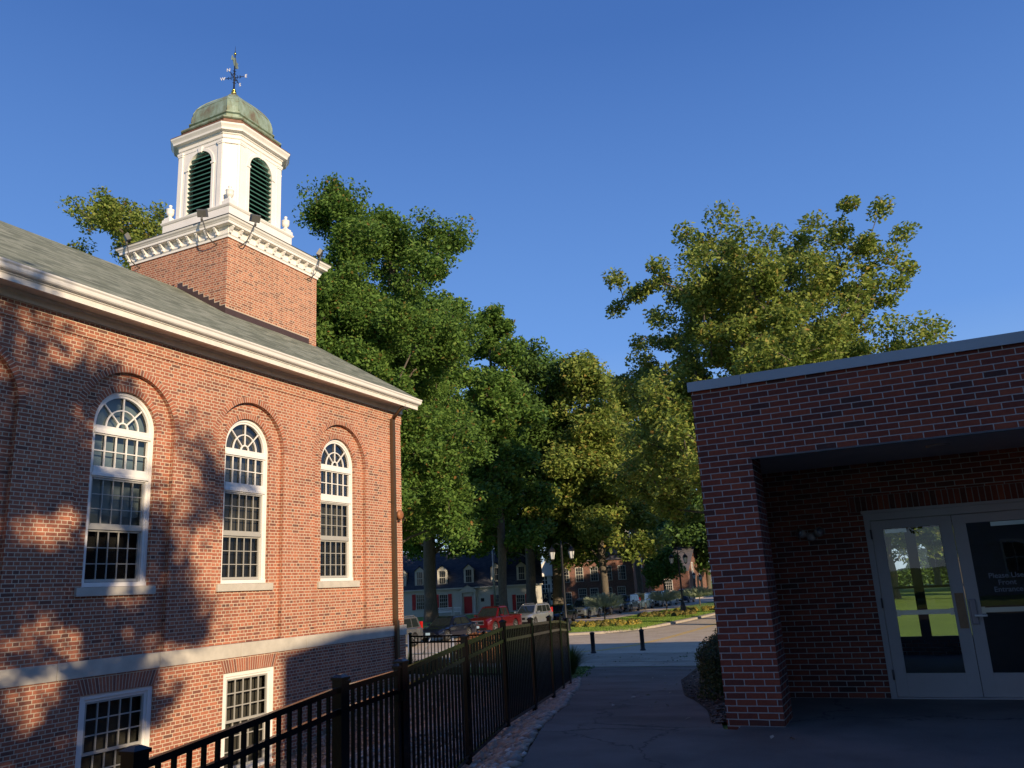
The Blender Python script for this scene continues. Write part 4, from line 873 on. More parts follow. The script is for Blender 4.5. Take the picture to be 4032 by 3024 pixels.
# ---- shrubs
def shrub(name,label,cat,c,rad,n,lw,mat,seed,shell=.75,boxy=1.0,group=None,zb=0,inner=None):
    g_=np.random.default_rng(seed); t=thing(name,label,cat,c,group=group)
    d=rnd_unit(g_,n); d[:,2]=np.abs(d[:,2])*1.0-.25*(g_.random(n)<.5); r=shell+(1-shell)*g_.random(n)**.6; 
    if boxy<1: d=np.sign(d)*np.abs(d)**boxy
    lump=1+.07*np.sin(d[:,0]*7+seed)*np.cos(d[:,1]*6)+.05*np.sin(d[:,2]*9+seed); P=d*(r*lump)[:,None]*np.array(rad)+np.array(c)+np.array([0,0,zb+rad[2]*.28])
    N_=d+rnd_unit(g_,n)*.8; N_/=np.linalg.norm(N_,axis=1,keepdims=True); U_=np.cross(N_,rnd_unit(g_,n)); U_/=np.linalg.norm(U_,axis=1,keepdims=True)
    cards('foliage',P,N_,U_,g_.uniform(.7,1.4,n)*lw,g_.uniform(.4,.8,n)*lw,mat,t)
    m=MB(); cc=Vector(c)
    for k in range(7):
        a=2*math.pi*k/7; m.tube([cc+Vector((.02*math.cos(a),.02*math.sin(a),-.05)),cc+Vector((rad[0]*.4*math.cos(a),rad[1]*.4*math.sin(a),zb+rad[2]*.7))],[.014,.006],5)
    m.build('stem',M['bark'],t); return t
hz_=H(-3.6,16)
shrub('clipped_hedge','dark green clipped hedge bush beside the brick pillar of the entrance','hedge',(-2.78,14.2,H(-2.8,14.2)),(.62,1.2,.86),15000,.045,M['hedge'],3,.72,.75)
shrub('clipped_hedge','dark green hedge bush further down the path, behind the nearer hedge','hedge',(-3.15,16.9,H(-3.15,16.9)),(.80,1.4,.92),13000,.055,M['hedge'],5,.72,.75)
p=at(1705,2600,29); shrub('low_shrub','low dark round shrub showing behind the cross fence','shrub',(p[0],p[1],-1.4),(1.25,1.0,.62),9000,.06,M['hedge'],7,.7)
p=at(1895,2520,36); shrub('rust_shrub','rust brown hydrangea shrub in front of the red pickup','shrub',(p[0],p[1],-1.39),(1.35,.9,1.0),7000,.09,M['rustleaf'],8,.6)
p=at(1990,2520,35.5); shrub('rust_shrub','smaller rust brown shrub just behind the first fence post','shrub',(p[0],p[1],-1.39),(.8,.7,.75),3500,.08,M['rustleaf'],18,.6)
# ornamental grass clump
def grass_clump(c,label,n,h,seed):
    g_=np.random.default_rng(seed); t=thing('grass_clump',label,'ornamental grass',c); a=g_.uniform(0,6.28,n); sp=g_.uniform(.1,1,n)*h*.8; L=h*g_.uniform(.6,1.1,n); seg=4; vs=[]; idx=[]
    base=np.array(c)+np.stack([np.cos(a)*.12*sp,np.sin(a)*.12*sp,0*a],1); dr=np.stack([np.cos(a),np.sin(a),0*a],1); sd2=np.stack([-np.sin(a),np.cos(a),0*a],1)
    for k in range(seg+1):
        t_=k/seg; q=base+dr*(sp*t_**2)[:,None]+np.array([0,0,1])*(L*(t_-.35*t_**3*sp/h))[:,None]; w_=.008*(1-t_)+.001; vs.append(q-sd2*w_); vs.append(q+sd2*w_)
    v=np.stack(vs,1); nv=v.shape[1]
    q=[]
    for k in range(seg): q.append([2*k,2*k+1,2*k+3,2*k+2])
    q=np.array(q); idx=(q[None]+np.arange(n)[:,None,None]*nv).reshape(-1); rawmesh('grass_blades',v.reshape(-1,3),idx,4,M['bladeg'],t); return t
grass_clump((-9.0,22.2,H(-9.0,22.2)),'long green ornamental grass clump at the end of the path fence',900,.85,2)
q=ray(2330,2612); k_=(-1.18-1.55)/q[2]; P9=EYE+q*k_; grass_clump((P9[0]-1.0,P9[1]+.3,H(P9[0]-1.0,P9[1]+.3)),'low sprawling green grass clump further along, where the path meets the sidewalk',260,.35,3)
p=at(1612,2600,31); grass_clump((p[0],p[1],-1.3),'small light green grass tuft beside the church corner',300,.8,4)
# weeds and leafy litter between clump and sidewalk
pts=scatter(1800,20.5,27.5,lambda y:pe(y)-1.6,lambda y:pe(y)+.25-.5*rs.random(),.03); n=len(pts); N_,U_=orient(rs,n,.6)
o=cards('ground_cover',pts,N_,U_,rs.uniform(.05,.14,n),rs.uniform(.03,.06,n),M['leafd'],kind='stuff'); o['label']='low weeds and leaf litter along the path edge'; o['category']='ground cover'
pts=scatter(500,30,34.8,lambda y:-14,lambda y:-5.5,.02); keep=np.abs(np.sin(pts[:,0]*1.3)*np.cos(pts[:,1]*2.1))>.86; pts=pts[keep]; n=len(pts); N_,U_=orient(rs,n,.6)
o=cards('sidewalk_weeds',pts,N_,U_,rs.uniform(.05,.12,n),rs.uniform(.03,.06,n),M['leafd'],kind='stuff'); o['label']='small weeds in the sidewalk cracks'; o['category']='weeds'
# lawn blades on the median (one mass)
n=26000; gx_=rs.uniform(-22.3,-15.6,n); gy_=rs.uniform(48.5,80,n); P=np.stack([gx_,gy_,np.full(n,-1.215)],1); N_,U_=orient(rs,n,0.0); U_=U_*.4+np.array([0,0,1]); U_/=np.linalg.norm(U_,axis=1,keepdims=True); N_=np.cross(U_,rnd_unit(rs,n)); N_/=np.linalg.norm(N_,axis=1,keepdims=True)
o=cards('median_grass',P,N_,U_,rs.uniform(.06,.11,n),rs.uniform(.02,.04,n),leafm('bright_grass',[(0,(.12,.20,.025)),(.6,(.18,.29,.035)),(1,(.24,.31,.06))],.3,1),kind='stuff'); o['label']='short bright green grass on the median'; o['category']='grass'
# ---- median beds: clipped standards and chrysanthemum mounds
def standard(px,py,label,rad,h,seed):
    q=ray(px,py); t_=(-1.24-1.55)/q[2]; P=EYE+q*t_; g_=np.random.default_rng(seed); c=(P[0],P[1],-1.24); t=thing('spruce_standard',label,'small tree',c,group='flat topped spruces on the median')
    m=MB(); m.tube([(c[0],c[1],c[2]-.1),(c[0]+.03,c[1],c[2]+h*.45)],[.07,.05],8)
    for k in range(10):
        a=k*.7; m.tube([(c[0]+.03,c[1],c[2]+h*.42),(c[0]+rad*.7*math.cos(a),c[1]+rad*.7*math.sin(a),c[2]+h*(.55+.03*(k%3)))],[.03,.01],5)
    m.build('trunk',M['bark'],t)
    nt=260; a=g_.uniform(0,6.28,nt); r=rad*np.sqrt(g_.random(nt)); tz=h*.62+g_.uniform(-.24,.36,nt)*(1-(r/rad)**2*.5)*h*.72; T=np.stack([r*np.cos(a),r*np.sin(a),tz],1); n=60
    D=T-np.array([0,0,h*.35]); D/=np.linalg.norm(D,axis=1,keepdims=True); k=g_.uniform(-.16,.16,(nt,n)); P_=T[:,None]+D[:,None]*k[:,:,None]+g_.normal(size=(nt,n,3))*.045; P_=P_.reshape(-1,3)+np.array(c); N_=rnd_unit(g_,len(P_)); U_=np.repeat(D,n,0)*.8+rnd_unit(g_,len(P_))*.6; U_/=np.linalg.norm(U_,axis=1,keepdims=True); N_=np.cross(U_,N_); N_/=np.linalg.norm(N_,axis=1,keepdims=True)
    cards('needles',P_,N_,U_,g_.uniform(.07,.13,len(P_)),g_.uniform(.02,.035,len(P_)),M['spruce'],t); return P
s1=standard(2382,2446,'pale blue green flat topped spruce on the median, nearest the path',1.45,2.3,1)
s2=standard(2626,2405,'flat topped spruce on the median, between the pale spruce and the median lamp',1.5,2.1,2)
s3=standard(2757,2386,'farthest flat topped spruce on the median, right of the median lamp',1.6,2.2,3)
def mums(c,a,b,n,mat,seed,ph):
    g_=np.random.default_rng(seed)
    k=0
    for ringi,(fa,cnt) in enumerate(((1.,n),(.55,n//2))):
        for i in range(cnt):
            t=2*math.pi*(i+.5*ringi)/cnt; x,y=c[0]+a*fa*math.cos(t),c[1]+b*fa*math.sin(t); r=g_.uniform(.27,.36)
            o=thing('flower_mound',ph,'flowers',(x,y,-1.24),group='round mums '+ph.split(' ',3)[-1])
            nn=420; d=rnd_unit(g_,nn); d[:,2]=np.abs(d[:,2]); P=d*r*g_.uniform(.8,1.02,nn)[:,None]*np.array([1,1,.95])+np.array([x,y,-1.22]); N_=d+rnd_unit(g_,nn)*.5; N_/=np.linalg.norm(N_,axis=1,keepdims=True); U_=np.cross(N_,rnd_unit(g_,nn)); U_/=np.linalg.norm(U_,axis=1,keepdims=True)
            cards('blossom',P,N_,U_,g_.uniform(.06,.11,nn),g_.uniform(.05,.08,nn),mat if (i+seed)%3 else M['mumd'],o)
def gpt(px,py,z=-1.24): q=ray(px,py); return EYE+q*((z-1.55)/q[2])
c=gpt(2385,2462); mums(c,2.3,1.7,14,M['mumy'],1,'round yellow chrysanthemum mound under the pale spruce')
c=gpt(2627,2423); mums(c,2.1,2.6,13,M['mumd'],2,'dim olive chrysanthemum mound under the middle spruce')
c=gpt(2757,2403); mums(c,2.1,2.8,12,M['mumy'],4,'golden chrysanthemum mound under the farthest spruce')
for c in (gpt(2385,2462),gpt(2627,2423),gpt(2757,2403)):
    m=MB(); m.face([(c[0]+2.5*math.cos(k*.3142),c[1]+2.6*math.sin(k*.3142),-1.234) for k in range(20)]); o=m.build('flower_bed_soil',M['soil'],None); o['kind']='structure'
# ================================================================ CARS
def car(name,label,cat,kind,paintm,y,x=-26.5,plate=True,tail=False):
    K=dict(sedan=dict(L=4.8,W=1.80,H=1.45,belt=.92,hood=.80,wb=2.75,cab=(.285,.43,.78,.93),fo=.92,R=.325,deck=.98),
           suv=dict(L=4.55,W=1.82,H=1.68,belt=1.05,hood=.98,wb=2.65,cab=(.22,.37,.93,.985),fo=.90,R=.355,deck=1.05),
           van=dict(L=5.1,W=1.95,H=1.78,belt=1.05,hood=.95,wb=3.0,cab=(.14,.33,.95,.985),fo=.95,R=.35,deck=1.05),
           pickup=dict(L=5.4,W=1.90,H=1.80,belt=1.12,hood=1.08,wb=3.25,cab=(.255,.38,.615,.645),fo=.95,R=.39,deck=1.14))[kind]
    L,Wd,Hh=K['L'],K['W'],K['H']; hw=Wd/2; R0=K['R']
    t=thing(name,label,cat,(x-hw,y,Zr),group='cars parked along the far kerb')
    O=Vector((x-hw,y,Zr)); 
    # length axis s from nose (0) to tail (L) runs to +Y ; x' lateral
    fw,rw=K['fo'],K['fo']+K['wb']; yn=-fw
    def Pp(s,lx,z): return (O.x+lx,O.y+yn+s,O.z+z)
    st=sorted(set([0,.06,.18,.45]+[fw+R0*1.22*math.cos(a*math.pi/10) for a in range(11)]+[rw+R0*1.22*math.cos(a*math.pi/10) for a in range(11)]+[K['cab'][0]*L,(fw+rw)/2-.5,(fw+rw)/2+.4,K['cab'][3]*L,L-.35,L-.1,L]))
    st=[s for s in st if 0<=s<=L]
    rings=[]
    for s in st:
        u=s/L
        nose=max(0,1-s/.5); tl=max(0,1-(L-s)/.4)
        wv=hw*(1-.14*nose**2-.08*tl**2)
        zb=.24+.10*nose+.12*tl
        for wc in (fw,rw):
            dd=(R0*1.2)**2-(s-wc)**2
            if dd>0: zb=max(zb,R0+math.sqrt(dd))
        cb0=K['cab'][0]
        if u<cb0: zt=K['hood']-.17*nose**1.5+(K['belt']-K['hood'])*(u/cb0)**2*.8
        elif u>K['cab'][3]: zt=K['deck']-.05*tl
        else: zt=K['belt']+.0
        zm=max(zb+.02,min(.62,zt-.12)); zsh=zt-.07
        if zb>zsh-.04: zsh=zb+.04 
        half=[(wv*.55,zt+.02),(wv*.86,zt-.0),(wv*.97,max(zsh,zb+.03)),(wv,max(zm,zb+.02)),(wv*.985,max(zb+.01,.40)),(wv*.95,zb)]
        rings.append([Pp(s,-a,b) for a,b in half][::-1]+[Pp(s,a,b) for a,b in half])
    b=MB()
    b.loft(rings,smooth=True); body=b.build('body',paintm,t)
    es=body.modifiers.new('split','EDGE_SPLIT'); es.split_angle=R(32)
    # cabin
    c0,c1,c2,c3=[v*L for v in K['cab']]; zB=K['belt']-.02; zT=Hh; wb_,wt=hw*.90,hw*.70
    cb=MB(); A=[Pp(c0,-wb_*.96,zB),Pp(c0,wb_*.96,zB),Pp(c3,wb_*.94,zB),Pp(c3,-wb_*.94,zB)]; T_=[Pp(c1,-wt,zT-.06),Pp(c1,wt,zT-.06),Pp(c2,wt,zT-.05),Pp(c2,-wt,zT-.05)]
    tt=[Pp(c1+.25,-wt*.85,zT),Pp(c1+.25,wt*.85,zT),Pp(c2-.2,wt*.85,zT),Pp(c2-.2,-wt*.85,zT)]
    cb.loft([A,T_,tt]); cb.build('cabin',paintm,t,bev=.03)
    def quadin(q,mi,mj,off):  # inset quad on plane
        q=[Vector(p) for p in q]; n_=(q[1]-q[0]).cross(q[3]-q[0]).normalized()*off
        bl=lambda u,v:(q[0]*(1-u)+q[1]*u)*(1-v)+(q[3]*(1-u)+q[2]*u)*v
        return [bl(mi[0],mj[0])+n_,bl(mi[1],mj[0])+n_,bl(mi[1],mj[1])+n_,bl(mi[0],mj[1])+n_]
    g=MB(); g.face(quadin([A[0],A[1],T_[1],T_[0]],(.05,.95),(.06,.93),.012)); g.build('windscreen',M['carglass'],t)
    g=MB(); g.face(quadin([A[2],A[3],T_[3],T_[2]],(.06,.94),(.15,.9),.012)); g.build('rear_window',M['carglass'],t)
    for sd3,(i,j) in (('r',(1,2)),('l',(3,0))):
        q=[A[i],A[j],T_[j],T_[i]]
        if kind=='pickup': cuts=((.10,.50),(.54,.92))
        elif kind=='sedan': cuts=((.13,.48),(.51,.86))
        else: cuts=((.12,.42),(.45,.70),(.73,.93))
        for a_,b__ in cuts:
            aa,bb=(a_,b__) if sd3=='r' else (1-b__,1-a_)
            g=MB(); g.face(quadin(q,(aa,bb),(.08,.88),.012)); g.build('side_window',M['carglass'],t)
    # wheels
    for s in (fw,rw):
        for sg in (-1,1):
            wx=O.x+sg*(hw-.12); wy=O.y+yn+s; wz=O.z+R0
            m=MB(); prof=[(.62*R0,-.10),(.95*R0,-.11),(R0,-.07),(R0,.07),(.95*R0,.11),(.62*R0,.10)]
            rr=[[(wx+h*1.0,wy+r*math.cos(2*math.pi*k/20),wz+r*math.sin(2*math.pi*k/20)) for k in range(20)] for r,h in prof]; m.loft(rr,smooth=True,cap=False); wh=m.build('wheel',M['tyre'],t)
            m=MB(); xo=wx+sg*.085
            for k in range(5):
                a=2*math.pi*k/5; m.bar((xo,wy,wz),(xo,wy+.62*R0*math.cos(a),wz+.62*R0*math.sin(a)),.05,.02,up=(1,0,0))
            rr=[[(xo+h,wy+r*math.cos(2*math.pi*k/18),wz+r*math.sin(2*math.pi*k/18)) for k in range(18)] for r,h in ((.56*R0,-.03),(.56*R0,.012),(.64*R0,.012),(.64*R0,-.03))]; m.loft(rr,cap=False); rr=[[(xo+h,wy+r*math.cos(2*math.pi*k/10),wz+r*math.sin(2*math.pi*k/10)) for k in range(10)] for r,h in ((.14*R0,-.02),(.14*R0,.02))]; m.loft(rr)
            m.build('rim',M['rim'],wh)
            m=MB(); m.face([(wx-sg*.05,wy+R0*1.18*math.cos(2*math.pi*k/20),wz+R0*1.18*math.sin(2*math.pi*k/20)) for k in range(20)]); m.build('wheel_well',M['dark'],wh)
    hd=K['hood']
    # front details
    m=MB(); m.boxc(Pp(.005,0,hd-.30),(hw*.95 if kind!='pickup' else hw*1.0,.06,.16 if kind!='pickup' else .22)); m.build('grille',M['iron'],t,bev=.01)
    if kind=='pickup': m=MB(); m.boxc(Pp(-.01,0,hd-.18),(hw*1.1,.05,.035)); m.boxc(Pp(-.01,0,hd-.42),(hw*1.1,.05,.03)); m.boxc(Pp(-.02,0,hd-.30),(.16,.05,.05)); m.build('grille_trim',M['rim'],t,bev=.005)
    for sg in (-1,1):
        m=MB(); a=[Pp(.02,sg*hw*.50,hd-.33),Pp(.10,sg*hw*.86,hd-.30),Pp(.42,sg*hw*.955,hd-.17),Pp(.30,sg*hw*.80,hd-.145),Pp(.10,sg*hw*.52,hd-.22)]; n_=Vector((sg*.03,-.03,.012)); b2=[tuple(Vector(p)+n_) for p in a]; a2=[tuple(Vector(p)-n_*2) for p in a]; m.loft([a2,b2]); m.build('headlight',M['lens'],t)
        m=MB(); m.boxc(Pp(L-.03,sg*hw*.80,K['belt']-.15 if kind!='suv' else K['belt']+.05),(.16,.12,.22 if kind!='suv' else .5)); m.build('tail_light',M['redlens'],t,bev=.01)
        m=MB(); m.boxc(Pp(c0+.35,sg*(hw+.10),zB+.10),(.17,.10,.13)); m.boxc(Pp(c0+.37,sg*(hw-.0),zB+.05),(.15,.05,.04)); m.build('mirror',paintm,t,bev=.015)
        m=MB()
        for ss in ((c0+c1)/2+.75,(c0+c1)/2+1.6): m.boxc(Pp(ss,sg*(hw*.985),K['belt']-.18),(.03,.16,.03))
        m.build('door_handle',paintm,t)
    m=MB(); m.boxc(Pp(.02,0,.38),(hw*1.5,.10,.14)); m.build('lower_bumper',M['iron'],t,bev=.01)
    if plate: m=MB(); m.boxc(Pp(-.03,0,.50),(.31,.02,.155)); m.build('number_plate',M['plate'],t)
    if kind=='suv':
        for sg in (-1,1): m=MB(); m.tube([Pp(c1+.2,sg*wt*.9,zT-.02),Pp(c1+.35,sg*wt*.9,zT+.04),Pp(c2-.3,sg*wt*.9,zT+.04),Pp(c2-.15,sg*wt*.9,zT-.02)],.018,6); m.build('roof_rail',M['rim'],t)
    if kind=='pickup':
        z0=K['deck']; s0=c3+.1; m=MB(); m.face([Pp(s0,-hw*.78,z0+.022),Pp(s0,hw*.78,z0+.022),Pp(L-.12,hw*.78,z0+.022),Pp(L-.12,-hw*.78,z0+.022)]); m.build('cargo_bed',M['dark'],t)
    return t
P_=dict(grey=paint('grey_car_paint',(.10,.105,.115)),navy=paint('navy_car_paint',(.006,.009,.025)),red=paint('red_car_paint',(.105,.005,.008)),silver=paint('silver_car_paint',(.38,.40,.42),.6),black=paint('black_car_paint',(.010,.012,.016)),sage=paint('sage_grey_car_paint',(.24,.26,.25),.6),maroon=paint('dark_brown_car_paint',(.03,.016,.014)),steelb=paint('blue_grey_car_paint',(.10,.14,.17),.5),teal=paint('slate_blue_car_paint',(.08,.13,.17),.5),lightb=paint('pale_blue_van_paint',(.38,.45,.50),.4),whitec=paint('white_car_paint',(.50,.52,.52),.1),dblue=paint('dark_blue_car_paint',(.015,.035,.09)))
def yw(px,X=-26.5): return atX(px,2430,X)[1]
car('parked_suv','dark grey SUV half hidden by the church corner','car','suv',P_['grey'],yw(1633)-2.65)
car('parked_sedan','dark navy sedan parked between the grey SUV and the red pickup','car','sedan',P_['navy'],yw(1763))
car('parked_pickup','red crew cab pickup truck parked in front of the cream house door','pickup truck','pickup',P_['red'],yw(1951))
car('parked_suv','silver SUV parked right behind the red pickup','car','suv',P_['silver'],yw(2109))
car('parked_sedan','black sedan parked behind the silver SUV, near the first street lamp','car','sedan',P_['black'],yw(2213))
car('parked_suv','light sage grey SUV parked behind the pale spruce','car','suv',P_['sage'],yw(2323))
car('parked_sedan','dark brown sedan parked just past the sage grey SUV','car','sedan',P_['maroon'],yw(2448)-2.75)
car('parked_suv','blue grey SUV with roof rails parked past the brown sedan','car','suv',P_['steelb'],yw(2490))
car('parked_suv','slate blue SUV parked between the blue grey SUV and the pale van','car','suv',P_['teal'],yw(2548))
car('parked_minivan','pale blue minivan half hidden by the middle spruce','van','van',P_['lightb'],yw(2617))
car('parked_sedan','white sedan parked beyond the minivan, left of the median lamp','car','sedan',P_['whitec'],yw(2672)-2.75)
car('parked_suv','dark blue SUV at the far end of the row, right of the median lamp','car','suv',P_['dblue'],yw(2722))
# ================================================================ CREAM HOUSE across the street
GZ=-1.26
def local(O,ux):   # frame with x along facade, y away from viewer
    ux=Vector((ux[0],ux[1],0)).normalized(); uy=Vector((-ux.y,ux.x,0)); O=Vector(O)
    return lambda x,y,z:tuple(O+ux*x+uy*y+Vector((0,0,z)))
class LB(MB):
    def __init__(s,T): super().__init__(); s.T=T
    def lf(s,pts,uv=None): 
        if uv is None: uv=[(p[0] if abs(pts[0][0]-pts[1][0])+abs(pts[1][0]-pts[2][0])>1e-6 else p[1],p[2] if abs(pts[0][2]-pts[2][2])>1e-6 or abs(pts[0][2]-pts[1][2])>1e-6 else p[1]) for p in pts]
        return s.face([s.T(*p) for p in pts],uv=uv)
    def lb(s,x0,x1,y0,y1,z0,z1):
        a=[(x,y,z) for z in (z0,z1) for y in (y0,y1) for x in (x0,x1)]
        for q in ((0,2,3,1),(4,5,7,6),(0,1,5,4),(2,6,7,3),(0,4,6,2),(1,3,7,5)): s.lf([a[i] for i in q])
        return s
def win(T,par,x,z0,z1,w,nc,nr,frame,shut=None,y=0.,name='window',sashmid=True,arch=False):
    f=LB(T); f.lb(x-w/2-.09,x-w/2,y-.05,y+.03,z0-.02,z1+.02); f.lb(x+w/2,x+w/2+.09,y-.05,y+.03,z0-.02,z1+.02); f.lb(x-w/2-.09,x+w/2+.09,y-.05,y+.03,z1+.02,z1+.11); f.lb(x-w/2-.13,x+w/2+.13,y-.10,y+.03,z0-.09,z0-.02)
    for i in range(1,nc): xx=x-w/2+w*i/nc; f.lb(xx-.016,xx+.016,y-.035,y-.012,z0,z1)
    for j in range(1,nr): zz=z0+(z1-z0)*j/nr; tk=.03 if (sashmid and j==nr//2) else .014; f.lb(x-w/2,x+w/2,y-.037,y-.012,zz-tk,zz+tk)
    o=f.build(name,frame,par); g=LB(T); g.lf([(x-w/2,y-.012,z0-.02),(x+w/2,y-.012,z0-.02),(x+w/2,y-.012,z1+.02),(x-w/2,y-.012,z1+.02)]); g.build('pane',M['farglass'],o)
    if shut:
        for sg in (-1,1):
            s_=LB(T); xc=x+sg*(w/2+.09+.24); s_.lb(xc-.23,xc+.23,y-.06,y-.01,z0-.08,z1+.10)
            k=z0
            while k<z1: s_.lb(xc-.18,xc+.18,y-.068,y-.06,k,k+.05); k+=.09
            s_.build('shutter',shut,par)
    return o
D0=104.0; Pd=at(1845,2415,D0); HO=(Pd[0],Pd[1],GZ)
T=local(HO,RH); sx=lambda px: float((at(px,2380,D0)-Pd)@RH); sz=lambda px,py: float(at(px,py,D0)[2]-GZ)
hs=thing('cream_house','long cream one storey house with red shutters, red door and slate roof with dormers','house',HO,rz=0)
xl,xr=sx(1440),sx(2136); ez=sz(1845,2313); W=LB(T); DP=9.5
W.lf([(xl,0,-.5),(xr,0,-.5),(xr,0,ez),(xl,0,ez)]); W.lf([(xr,0,-.5),(xr,DP,-.5),(xr,DP,ez),(xr,DP/2,ez+4.6),(xr,0,ez)],uv=[(0,0),(DP,0),(DP,ez),(DP/2,ez+4.6),(0,ez)]); W.lf([(xl,0,-.5),(xl,DP,-.5),(xl,DP,ez),(xl,DP/2,ez+4.6),(xl,0,ez)],uv=[(0,0),(DP,0),(DP,ez),(DP/2,ez+4.6),(0,ez)]); W.lf([(xl,DP,-.5),(xr,DP,-.5),(xr,DP,ez),(xl,DP,ez)])
W.build('wall',M['housewhite'],hs)
rz_=ez+4.75; Rf=LB(T); L_=math.hypot(DP/2+.3,rz_-ez)
for y0,y1 in ((-.3,DP/2),(DP+.3,DP/2)): Rf.lf([(xl-.3,y0,ez+.02),(xr+.2,y0,ez+.02),(xr+.2,y1,rz_),(xl-.3,y1,rz_)],uv=[(xl,0),(xr,0),(xr,L_),(xl,L_)])
rf_=Rf.build('roof',M['slate2'],hs)
for cx in (1790,2000): c=LB(T); q=sx(cx); c.lb(q-.5,q+.5,DP/2-.3,DP/2+.3,rz_-.4,rz_+1.0); c.build('chimney',M['fbrick'],rf_)
c=LB(T); c.lb(xl-.3,xr+.2,-.38,-.26,ez-.12,ez+.03); c.lb(xl,xr,-.03,0,ez-.32,ez-.12); c.build('eave_trim',M['housewhite'],hs)
for px in (1656,1747,1965,2051): win(T,hs,sx(px),sz(px,2399)-.0,sz(px,2343),.95,4,4,M['housewhite'],M['shutter'])
k=(rz_-ez)/(DP/2+.3)
for px in (1580,1654,1744,1849,1957,2060):
    q=sx(px); z0=ez+.55; z1=z0+1.65; yd=(z0-ez)/k-.3
    d=LB(T); w_=.62
    d.lf([(q-w_,yd,z0-.1),(q+w_,yd,z0-.1),(q+w_,yd,z1+.1),(q,yd,z1+.62),(q-w_,yd,z1+.1)]); yb_=(z1+.1-ez)/k-.3
    for sg in (-1,1): d.lf([(q+sg*w_,yd,z0-.1),(q+sg*w_,yb_+.05,z1+.1),(q+sg*w_,yd,z1+.1)])
    o=d.build('dormer',M['housewhite'],hs)
    d=LB(T); yb2=(z1+.72-ez)/k-.3
    for sg in (-1,1): d.lf([(q,yd-.12,z1+.72),(q+sg*(w_+.12),yd-.12,z1+.03),(q+sg*(w_+.12),yb_+.1,z1+.03),(q,yb2,z1+.72)])
    d.build('dormer_roof',M['slate2'],o)
    f=LB(T); f.lb(q-.36,q+.36,yd-.015,yd,z0+.08,z1); f.build('dormer_pane',M['farglass'],o)
    f=LB(T)
    for zz in (z0+.05,(z0+z1)/2,z1): f.lb(q-.40,q+.40,yd-.04,yd-.015,zz-.03,zz+.03)
    for xx in (-.38,-.12,.12,.38): f.lb(q+xx-(.03 if abs(xx)>.3 else .012),q+xx+(.03 if abs(xx)>.3 else .012),yd-.038,yd-.015,z0+.05,z1)
    f.build('dormer_sash',M['housewhite'],o)
# door with pediment
d=LB(T); dz=2.15; d.lb(-.50,.50,-.06,0,.12,dz); o=d.build('front_door',M['shutter'],hs)
d=LB(T)
for sg in (-1,1):
    for zz in (.35,1.15): d.lb(sg*.25-.16,sg*.25+.16,-.075,-.06,zz,zz+.65)
d.build('door_panel',M['shutter'],o)
d=LB(T)
for sg in (-1,1): d.lb(sg*.83-.12,sg*.83+.12,-.35,-.11,0,2.65); d.lb(sg*.83-.16,sg*.83+.16,-.39,-.07,0,.18); d.lb(sg*.60-.09,sg*.60+.09,-.10,0,.12,2.3)
d.lb(-1.05,1.05,-.42,0,2.65,2.90); d.lb(-.6,.6,-.10,0,2.17,2.6)
d.lf([(-1.15,-.45,2.90),(1.15,-.45,2.90),(0,-.45,3.50)]); 
for sg in (-1,1): d.lf([(0,-.52,3.56),(sg*1.25,-.52,2.90),(sg*1.25,0.05,2.90),(0,.05,3.56)])
d.build('door_surround',M['housewhite'],hs)
d=LB(T); q=sx(1901); d.lb(q-.21,q+.21,-.03,0,1.45,1.85); d.build('wall_plaque',M['iron'],hs)
d=LB(T); d.lb(-1.3,1.3,-1.2,0,-.05,.12); d.build('door_step',M['stone'],hs)
# bench in front of the house
def bench(x0,x1,y,label):
    t=thing('slatted_bench',label,'bench',T((x0+x1)/2,y,0)); b=LB(T); b.lb(x0,x1,y-.45,y,.42,.46); b.build('seat',M['sun_white'],t); b=LB(T)
    n=int((x1-x0)/.14)
    for i in range(n): xx=x0+.05+(x1-x0-.1)*i/(n-1); b.lb(xx-.03,xx+.03,y,y+.03,.50,.92)
    b.lb(x0,x1,y-.005,y+.035,.92,.99); b.lb(x0,x1,y-.005,y+.035,.46,.51); b.build('backrest',M['sun_white'],t)
    for xx in (x0+.03,x1-.03):
        b=LB(T); b.lb(xx-.03,xx+.03,y-.42,y-.36,0,.66); b.lb(xx-.03,xx+.03,y-.03,y+.03,0,.46); b.lb(xx-.03,xx+.03,y-.45,y,.64,.68); b.build('leg',M['sun_white'],t)
bench(sx(1722),sx(1783),-1.2,'long white slatted bench against the cream house wall, left of its red door')
bench(sx(1790),sx(1818),-1.6,'short white slatted bench just left of the cream house door pillars')
# flagpole
Pf=at(1950,2390,92); fp=thing('flagpole','tall pale flagpole standing in front of the cream house','flagpole',(Pf[0],Pf[1],GZ)); zt=at(1945,2140,92)[2]
m=MB(); m.tube([(Pf[0],Pf[1],GZ-.1),(Pf[0]-.05,Pf[1],zt+2)],[.13,.06],10); m.build('pole',M['steel'],fp)
m=MB(); m.lathe((Pf[0],Pf[1],GZ),[(.3,-.05),(.3,.08),(.16,.12),(.16,.3),(.14,.34)],14); m.build('pole_base',M['steel'],fp)
m=MB(); m.lathe((Pf[0]-.05,Pf[1],zt+2.05),[(.02,-.08),(.09,-.04),(.10,0),(.06,.07),(.01,.10)],12); m.build('ball_finial',M['gold'],fp)
m=MB(); m.tube([(Pf[0]+.32,Pf[1],GZ+1.2),(Pf[0]+.1,Pf[1],zt+1.9)],.012,4); m.build('halyard',M['steel'],fp)
